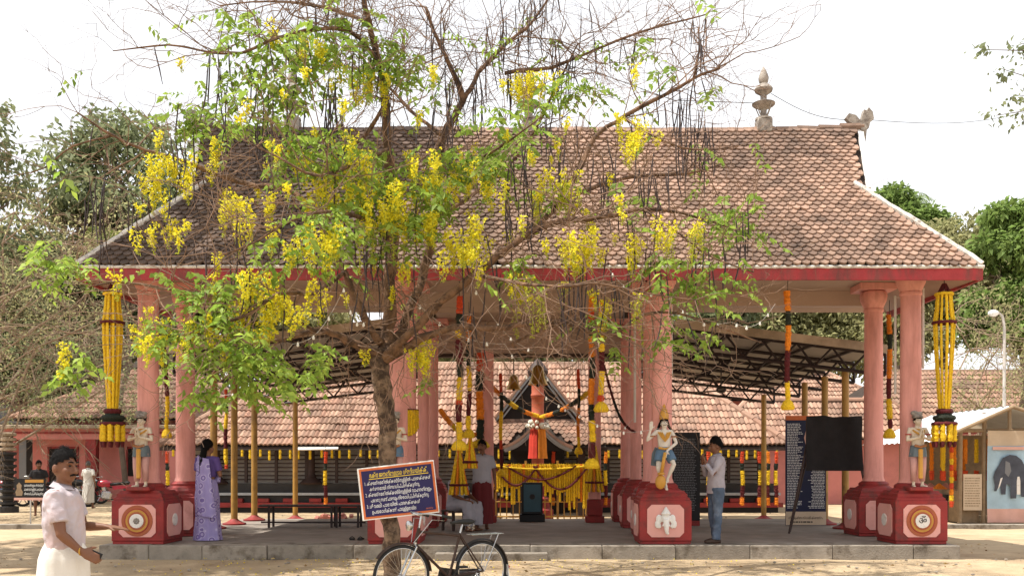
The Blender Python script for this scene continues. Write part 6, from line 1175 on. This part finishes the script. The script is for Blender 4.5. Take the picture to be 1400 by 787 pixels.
def shirt(J, off, m, T, hem=.86, sleeve=.75, loose=.022, vox=.013, collar=True, long=False, cr=(.008, 9)):
    sp = [V(p) for p in J.get('spine', [(0, 0, .88), (0, 0, .96), (0, -.004, 1.06), (0, .006, 1.2), (0, .012, 1.33), (0, .012, 1.41), (0, .005, 1.455)])]; rr = J.get('srad', [.145, .155, .14, .155, .168, .145, .065]); q = MB(); lo = sp[0] + (sp[0] - sp[1]).normalized() * (sp[0].z - hem)
    if hem > sp[0].z: sp, rr = [p for p in sp if p.z > hem + .01], list(rr)[-len([p for p in sp if p.z > hem + .01]):]; lo = V((0, 0, hem))
    pts = [lo] + sp; rad = [rr[0] + loose * 1.5] + [r + loose + .006 for r in rr[:-1]] + [rr[-1] + .012]; rad[min(3, len(rad) - 4)] += .008
    q.tube(pts, rad, 22, side=(1, 0, 0), ell=[.84, .82, .80, .78, .72, .68, .66, .85][-len(pts):])
    for s, nm in ((-1, 'R'), (1, 'L')):
        sh = V(J.get('sh' + nm, (s * .178, .012, 1.405))) + (off if ('sh' + nm) not in J else V((0, 0, 0))); el = V(J['el' + nm]); wr = V(J['wr' + nm]); e = sh.lerp(el, sleeve)
        if long: q.tube([V((sh.x * .45, sh.y, sh.z + .012)), sh + V((0, 0, -.012)), sh.lerp(el, .5), el, el.lerp(wr, .85)], [.056, .074, .062, .054, .043], 14)
        else: q.tube([V((sh.x * .45, sh.y, sh.z + .012)), sh + V((0, 0, -.012)), sh.lerp(e, .5), e], [.056, .070, .066, .067], 14)
    o = remesh(q, 'shirt', vox, 3, T, m, deform=crease(*cr))
    if collar:
        nb = sp[-1]; q = MB(); n = 20; vs = []
        for z, r, ex in ((-.03, .078, 0), (.03, .068, .004), (-.012, .10, .01)):
            for k in range(n + 1): a = -PI / 2 + .22 + (2 * PI - .44) * k / n; vs.append(nb + V((r * math.cos(a), r * .9 * math.sin(a) + .006, z + .015 * math.sin(a) + ex)))
        q.add(vs, [(j * (n + 1) + i, j * (n + 1) + i + 1, (j + 1) * (n + 1) + i + 1, (j + 1) * (n + 1) + i) for j in range(2) for i in range(n)]); put('collar', q, m, o, 'all')
    return o
def person(label, loc, rz, J, skin, sc=1.0, vox=.012, grp=None):
    T = thing('person', label, 'person', loc, grp, True, rz); T.scale = (sc, sc, sc); q, off, piv = figure(J, vox); remesh(q, 'body', vox, 2, T, MATS[skin]); return T, off, piv
STAND = dict(knR=(-.09, -.02, .49), anR=(-.095, .01, .085), knL=(.09, -.02, .49), anL=(.095, .01, .085))
# man in the foreground
X = at(88, 0, 6.7)
J = dict(STAND, yaw=R(-30), pitch=R(4), hk=.95, shR=(-.178, .01, 1.40), elR=(-.235, -.05, 1.125), wrR=(-.185, -.165, 1.0), elL=(.225, -.07, 1.155), wrL=(.16, -.255, 1.15), handL=dict(d=(-.05, -1, -.12), n=(0, .2, -1), curl=.22, spread=.2, thumb=-1, s=1.05), handR=dict(d=(.1, -.8, -.45), n=(.8, 0, -.3), curl=.9, s=1.05))
T, off, piv = person('man in pinkish short-sleeved shirt and white wrap gesturing with open hand', (X.x, 6.7, gz(6.7)), R(100), J, 'skin_dark', .985, .0085)
hair_cap(J, off, piv, MATS['hair'], T, .058, -.055, .008, .012, .95); face_bits(J, off, piv, T)
shirt(J, off, MATS['shirt_lilac'], T, 1.0, .70, .022, .010, cr=(.011, 13))
put('wrap_cloth', wrap([(0, .0, 1.06, .152, .12), (0, 0, 1.0, .178, .150), (0, 0, .93, .193, .170), (0, .003, .8, .196, .176), (0, .0, .6, .19, .17), (0, -.005, .35, .185, .165), (0, 0, .1, .185, .165)], 7, .007), MATS['white_cotton'], T, 'all')
put('watch_strap', MB().tube([V((-.185, -.165, 1.0)) + V((.03 * math.cos(k * PI / 6), .0, .03 * math.sin(k * PI / 6))) for k in range(13)], .006, 5), MATS['brass'], T)
T2 = thing('mobile_phone', 'dark phone held at the waist by the man in the foreground', 'phone', T.matrix_basis @ V((-.155, -.235, .96)), local=True, rz=R(100)); put('body', MB().box((0, -.02, .01), (.010, .10, .05), rotm(R(25), 0, 0), .003), MATS['black_paint'], T2)
# woman in a sari, seen from behind
P = (at(284, 0, 15.2).x, 15.2, PZ); J = dict(STAND, yaw=R(-20), elR=(-.225, -.03, 1.13), wrR=(-.12, -.2, 1.12), elL=(.225, -.04, 1.13), wrL=(.1, -.2, 1.10), srad=[.15, .16, .125, .135, .145, .125, .055], hk=.95)
T, off, piv = person('woman in a patterned lilac sari standing with her back turned by the column', P, R(165), J, 'skin_mid', .955, .012)
hair_cap(J, off, piv, MATS['hair'], T, .05, -.10, .016, .01)
put('braid', MB().tube([(0, .10, 1.60), (.005, .125, 1.48), (.01, .15, 1.38), (.012, .165, 1.2), (.015, .165, 1.0), (.02, .16, .88)], [.05, .055, .045, .035, .026, .01], 10), MATS['hair'], T, 'all')
mat('blouse', (.10, .06, .22), .8, .1, 5); shirt(J, off, MATS['blouse'], T, 1.1, .72, .016, .014, False)
put('sari_skirt', wrap([(0, .01, 1.06, .150, .125), (0, .012, .93, .195, .165), (0, .012, .75, .205, .18), (0, .0, .4, .20, .185), (0, 0, .1, .235, .205), (0, 0, .01, .25, .215)], 8, .011, seed=2), MATS['sari'], T, 'all')
q = MB(); n, m_ = 16, 26; vs = []
for j in range(m_ + 1):
    v = j / m_; z = 1.45 - 1.02 * v; cx = -.085 - .06 * v
    for i in range(n + 1): u = i / n; a = PI / 2 + (u - .5) * 2.1 - (.5 - .5 * v); r = .165 + .035 * min(1, v * 2) + .009 * math.sin(i * 2.1 + v * 4) + .012 * v; vs.append((cx * .4 + r * 1.12 * math.cos(a), .02 + r * math.sin(a), z - .08 * (u - .5)))
q.add(vs, [(j * (n + 1) + i, j * (n + 1) + i + 1, (j + 1) * (n + 1) + i + 1, (j + 1) * (n + 1) + i) for j in range(m_) for i in range(n)]); put('sari_drape', q, MATS['sari'], T, 'all')
remesh(MB().tube([(.1, -.1, 1.0), (.17, -.02, 1.15), (.14, .06, 1.33), (.07, .05, 1.47), (0, -.08, 1.36), (-.1, -.15, 1.15), (-.14, -.08, 1.0)], [.05, .06, .055, .05, .055, .06, .05], 10), 'sari_pleat', .014, 3, T, MATS['sari'])
# young man in jeans at the right
P = (at(979, 0, 14.62).x, 14.62, PZ); J = dict(STAND, knR=(-.085, -.03, .5), anR=(-.085, .03, .085), knL=(.09, .0, .5), anL=(.095, -.03, .085), yaw=R(0), pitch=R(8), elR=(-.24, -.10, 1.14), wrR=(-.10, -.20, 1.34), elL=(.225, -.13, 1.14), wrL=(.10, -.22, 1.33), handL=dict(d=(-.35, -.2, 1), n=(0, 1, .2), curl=.7), handR=dict(d=(.35, -.2, 1), n=(0, 1, .2), curl=.7))
T, off, piv = person('young man in jeans and pale shirt with hands raised to his face', P, R(-82), J, 'skin_dark', .965, .011)
hair_cap(J, off, piv, MATS['hair'], T, .05, -.06, .018, .022); face_bits(J, off, piv, T, False); shirt(J, off, MATS['shirt_check'], T, .82, .7, .026, .012, True, True)
q = MB()
for s, nm in ((-1, 'R'), (1, 'L')): hp = V((s * .085, 0, .92)); kn = V(J['kn' + nm]); an = V(J['an' + nm]); q.tube([hp, hp.lerp(kn, .3), hp.lerp(kn, .8), kn, kn.lerp(an, .5), an + V((0, 0, -.02))], [.115, .108, .083, .078, .072, .075], 14)
q.tube([(0, 0, .86), (0, 0, .95), (0, 0, 1.0)], [.155, .165, .155], 16, side=(1, 0, 0), ell=[.8, .78, .75]); remesh(q, 'jeans', .012, 2, T, MATS['denim'], deform=crease(.012, 10))
for nm in 'RL': an = V(J['an' + nm]); put('shoe', MB().tube([(an.x, an.y + .07, .035), (an.x, an.y, .045), (an.x, an.y - .1, .04), (an.x, an.y - .17, .03), (an.x, an.y - .20, .025)], [.03, .045, .048, .045, .025], 12, side=(1, 0, 0), ell=[1, .95, .8, .6, .5]), MATS['shoe'], T, 'all')
# devotee standing in the shaded nave
P = (at(659, 0, 17.7).x, 17.7, PZ); J = dict(STAND, yaw=R(-25), elR=(-.36, -.10, 1.20), wrR=(-.42, -.26, 1.38), elL=(.245, .02, 1.12), wrL=(.25, -.06, .88), handL=dict(d=(0, -.1, -1), curl=.3))
T, off, piv = person('man in grey shirt and maroon wrap standing in the shaded nave', P, R(12), J, 'skin_dark', .99, .013)
hair_cap(J, off, piv, MATS['hair'], T); face_bits(J, off, piv, T); shirt(J, off, MATS['shirt_grey'], T, .82, .72, .03, .014)
put('wrap_cloth', wrap([(0, 0, 1.0, .16, .13), (0, 0, .88, .19, .165), (0, 0, .6, .20, .18), (0, 0, .3, .205, .18), (0, 0, .12, .215, .185)], 7, .011, seed=4), MATS['maroon_cloth'], T, 'all')
# seated devotees
def seated(label, px, Y, rz, mshirt, mwrap, sc=.97):
    P = (at(px, 0, Y).x, Y, PZ); J = dict(spine=[(0, .02, .45), (0, .0, .53), (0, -.01, .63), (0, -.03, .76), (0, -.05, .88), (0, -.06, .96), (0, -.07, 1.0)], yaw=0, pitch=R(15), shR=(-.178, -.05, .95), shL=(.178, -.05, .95), elR=(-.25, -.16, .70), wrR=(-.14, -.40, .60), elL=(.25, -.16, .70), wrL=(.14, -.40, .60), hipR=(-.09, .0, .47), hipL=(.09, 0, .47), knR=(-.17, -.43, .50), knL=(.17, -.43, .50), anR=(-.13, -.42, .085), anL=(.13, -.42, .085))
    T, off, piv = person(label, P, rz, J, 'skin_dark', sc, .013); hair_cap(J, off, piv, MATS['hair'], T); face_bits(J, off, piv, T); shirt(J, off, mshirt, T, .43, .72, .03, .015)
    q = MB()
    for s in (-1, 1): q.tube([(s * .07, .04, .48), (s * .15, -.25, .51), (s * .165, -.44, .50), (s * .15, -.46, .30), (s * .135, -.44, .12)], [.13, .12, .105, .11, .12], 14)
    q.tube([(0, -.1, .50), (0, -.40, .46), (0, -.43, .2)], [.13, .12, .1], 12); remesh(q, 'wrap_cloth', .016, 4, T, mwrap, deform=crease(.016, 8)); return T, P
for lab, px, Y, rz, a, b in (('seated man in grey clothes on a low stool beside the standing devotee', 622, 17.5, R(55), 'shirt_grey', 'shirt_grey'),):
    T, P = seated(lab, px, Y, rz, MATS[a], MATS[b]); S = thing('stool', 'low dark stool under the grey clothed seated man', 'stool', P, 'stools in the nave', True, rz); put('seat', MB().bb(-.18, .18, -.12, .2, .36, .395, .008), MATS['dark_wood'], S)
    for sx in (-.15, .15):
        for sy in (-.09, .17): put('leg', MB().bb(sx - .02, sx + .02, sy - .02, sy + .02, 0, .359), MATS['dark_wood'], S)
# far walkers
P = (at(121, 0, 30.5).x, 30.5, 0); J = dict(knR=(-.09, -.10, .50), anR=(-.09, -.12, .09), knL=(.09, -.03, .49), anL=(.09, .22, .14), yaw=R(8), elR=(-.25, .06, 1.14), wrR=(-.25, -.03, .90), elL=(.25, -.02, 1.13), wrL=(.24, -.14, .92))
T, off, piv = person('man in white shirt and white wrap walking away across the yard', P, R(172), J, 'skin_mid', .90, .016); mat('hair_grey', (.10, .09, .085), .7, .2, 30); hair_cap(J, off, piv, MATS['hair_grey'], T); shirt(J, off, MATS['white_cotton'], T, .80, .75, .03, .016)
put('wrap_cloth', wrap([(0, 0, 1.0, .16, .13), (0, 0, .88, .20, .17), (0, .01, .6, .20, .20), (0, .02, .22, .19, .22)], 6, .012, seed=7), MATS['white_cotton'], T, 'all')
P = (at(53, 0, 26).x, 26, 0); J = dict(STAND, yaw=R(20), elR=(-.24, -.02, 1.13), wrR=(-.2, -.2, 1.0), elL=(.24, -.02, 1.13), wrL=(.2, -.2, 1.0))
T, off, piv = person('dark-shirted person in blue wrap standing behind the small signboard', P, R(20), J, 'skin_dark', .9, .016); hair_cap(J, off, piv, MATS['hair'], T); face_bits(J, off, piv, T); shirt(J, off, MATS['cloth_black'], T, .85, .72, .03, .016); put('wrap_cloth', wrap([(0, 0, 1.0, .16, .13), (0, 0, .88, .20, .17), (0, 0, .55, .20, .18)], 6, .012, seed=9), MATS['blue_cloth'], T, 'all')

# painted plaster statues on the pedestals
def salute_statue(label, x, slate):
    s = 1.19 / 1.72; T = thing('painted_statue', label, 'statue', (x, DC - .27, PZ + HP + .15), 'painted statues on the pedestals', True); T.scale = (s, s, s)
    put('plinth', MB().bb(-.27, .27, -.22, .2, -.0, .09, .02), MATS['oxide'], T); D = V((0, 0, .09))
    J = dict(knR=(-.10, -.03, .52), anR=(-.10, 0, .16), knL=(.10, -.03, .52), anL=(.10, 0, .16), ftR=(-.25, -1, 0), ftL=(.25, -1, 0), elR=(-.27, -.06, 1.16), wrR=(-.035, -.20, 1.22), elL=(.27, -.06, 1.16), wrL=(.035, -.20, 1.22), handR=dict(d=(.1, -.15, 1), n=(1, 0, 0), curl=.05, s=1.25), handL=dict(d=(-.1, -.15, 1), n=(-1, 0, 0), curl=.05, s=1.25), hk=1.05)
    q, off, piv = figure(J); remesh(q, 'body', .011, 2, T, MATS['st_cream']); hair_cap(J, off, piv, MATS['hair'], T, .03, -.09, .014, .01); face_bits(J, off, piv, T, False)
    put('turban', MB().lathe((0, .02, 1.66), [(.11, 0), (.125, .03), (.10, .07), (.08, .09), (.05, .11)], 14).ball((-.06, .03, 1.78), (.10, .05, .06), 10, 7).ball((.06, .03, 1.77), (.07, .05, .05), 10, 7), MATS['grey_stone'], T, 'all', kind='stuff')
    put('kilt', wrap([(0, 0, 1.04, .158, .125), (0, 0, .95, .185, .15), (0, 0, .78, .20, .165)], 8, .008), slate, T, 'all')
    q = MB()
    for sg in (-1, 1): q.tube([(sg * .09, -.005, .85), (sg * .10, -.025, .52), (sg * .10, 0, .22)], [.10, .078, .06], 14)
    put('leggings', q, MATS['st_pink'], T, 'all', kind='stuff'); put('front_sash', MB().bb(-.05, .05, -.185, -.12, .28, .96, .02), MATS['st_gold'], T)
    q = MB().tube([(-.15, .02, 1.42), (-.08, -.12, 1.33), (0, -.15, 1.28), (.08, -.12, 1.33), (.15, .02, 1.42)], .022, 8).tube([(-.15, .03, 1.43), (0, -.10, 1.40), (.15, .03, 1.43)], .016, 8); put('necklace', q, MATS['st_gold'], T, kind='stuff')
    for sg in (-1, 1): put('armlet', MB().tube([V((sg * .225, -.02, 1.29)) + V((.055 * math.cos(k * PI / 6), .055 * math.sin(k * PI / 6), 0)) for k in range(13)], .016, 6), MATS['st_red'], T)
    put('sash', MB().tube([(-.13, -.14, 1.04), (0, -.16, 1.0), (.13, -.14, 1.04)], .03, 8), MATS['st_brown'], T); return T
salute_statue('painted statue with folded hands on the flower-roundel pedestal', CX[0], MATS['st_slate']); salute_statue('painted statue with folded hands and gold sash on the om-roundel pedestal', CX[3], MATS['st_slate'])
salute_statue('painted statue with folded hands standing behind the flowering tree trunk', CX[1], MATS['st_blue'])
s = 1.17 / 1.72; T = thing('painted_statue', 'painted guardian statue with gold crown leaning on a golden mace', 'statue', (CX[2], DC - .27, PZ + HP + .13), 'painted statues on the pedestals', True); T.scale = (s, s, s)
J = dict(knR=(-.16, -.14, .56), anR=(.02, -.13, .16), hipR=(-.09, 0, .92), knL=(.20, -.16, .64), anL=(.06, -.08, .30), hipL=(.09, 0, .92), ftR=(0, -1, -.3), ftL=(-.5, -1, -.2), elR=(-.40, -.04, 1.20), wrR=(-.33, -.10, 1.45), elL=(.27, -.08, 1.14), wrL=(.04, -.20, .96), handR=dict(d=(.1, -.1, 1), n=(0, -1, 0), curl=.25, s=1.25), handL=dict(d=(-.4, -.3, -1), n=(0, 0, -1), curl=.5, s=1.2), hk=1.1, yaw=R(0))
q, off, piv = figure(J); remesh(q, 'body', .011, 2, T, MATS['st_white']); hair_cap(J, off, piv, MATS['hair'], T, .03, -.11, .018, .01, 1.08); face_bits(J, off, piv, T, True)
for sg in (-1, 1): put('hair_lock', MB().tube([(sg * .085, .03, 1.62), (sg * .12, .03, 1.52), (sg * .17, .03, 1.44)], [.03, .035, .015], 8), MATS['hair'], T, 'all')
put('crown', MB().lathe((0, .015, 1.69), [(.10, 0), (.118, .03), (.105, .06), (.112, .10), (.09, .17), (.06, .24), (.035, .28), (.045, .30), (.02, .34), (.002, .37)], 18), MATS['st_gold'], T, True)
put('shorts', remesh(MB().tube([(0, 0, .84), (0, 0, .95), (0, 0, 1.05)], [.18, .185, .155], 16, side=(1, 0, 0), ell=[.85, .8, .78]).tube([(-.09, 0, .92), (-.15, -.1, .70)], [.12, .115], 12).tube([(.09, 0, .92), (.17, -.12, .72)], [.12, .115], 12), 'shorts', .014, 3, T, MATS['st_blue']) and MB().tube([(-.15, -.12, 1.03), (0, -.15, 1.0), (.15, -.12, 1.03)], .028, 8), MATS['st_gold'], T)
for w_ in (.14, .10, .06): put('necklace', MB().tube([(-w_ - .02, .0, 1.43), (-w_ * .6, -.13, 1.36 - w_ * .6), (0, -.155, 1.30 - w_ * .9), (w_ * .6, -.13, 1.36 - w_ * .6), (w_ + .02, 0, 1.43)], .018, 8), MATS['st_gold'], T)
for p in ((-.29, -.015, 1.30), (.225, -.03, 1.29)): put('armlet', MB().tube([V(p) + V((.06 * math.cos(k * PI / 6), .06 * math.sin(k * PI / 6), 0)) for k in range(13)], .018, 6), MATS['st_brown'], T)
put('mace', MB().tube([(-.02, -.27, .92), (-.10, -.26, .45)], [.035, .045], 10).ball((-.12, -.25, .24), (.125, .11, .17), 14, 10).lathe((-.11, -.255, .40), [(.05, 0), (.10, .02), (.06, .06)], 12), MATS['st_gold'], T, 'all', kind='stuff')
put('cape', MB().prism([(-.30, .62), (-.18, .60), (-.12, 1.0), (-.2, 1.05), (-.27, .9)], lambda u, v: (u, .08, v), (0, .05, 0)), MATS['st_slate'], T)
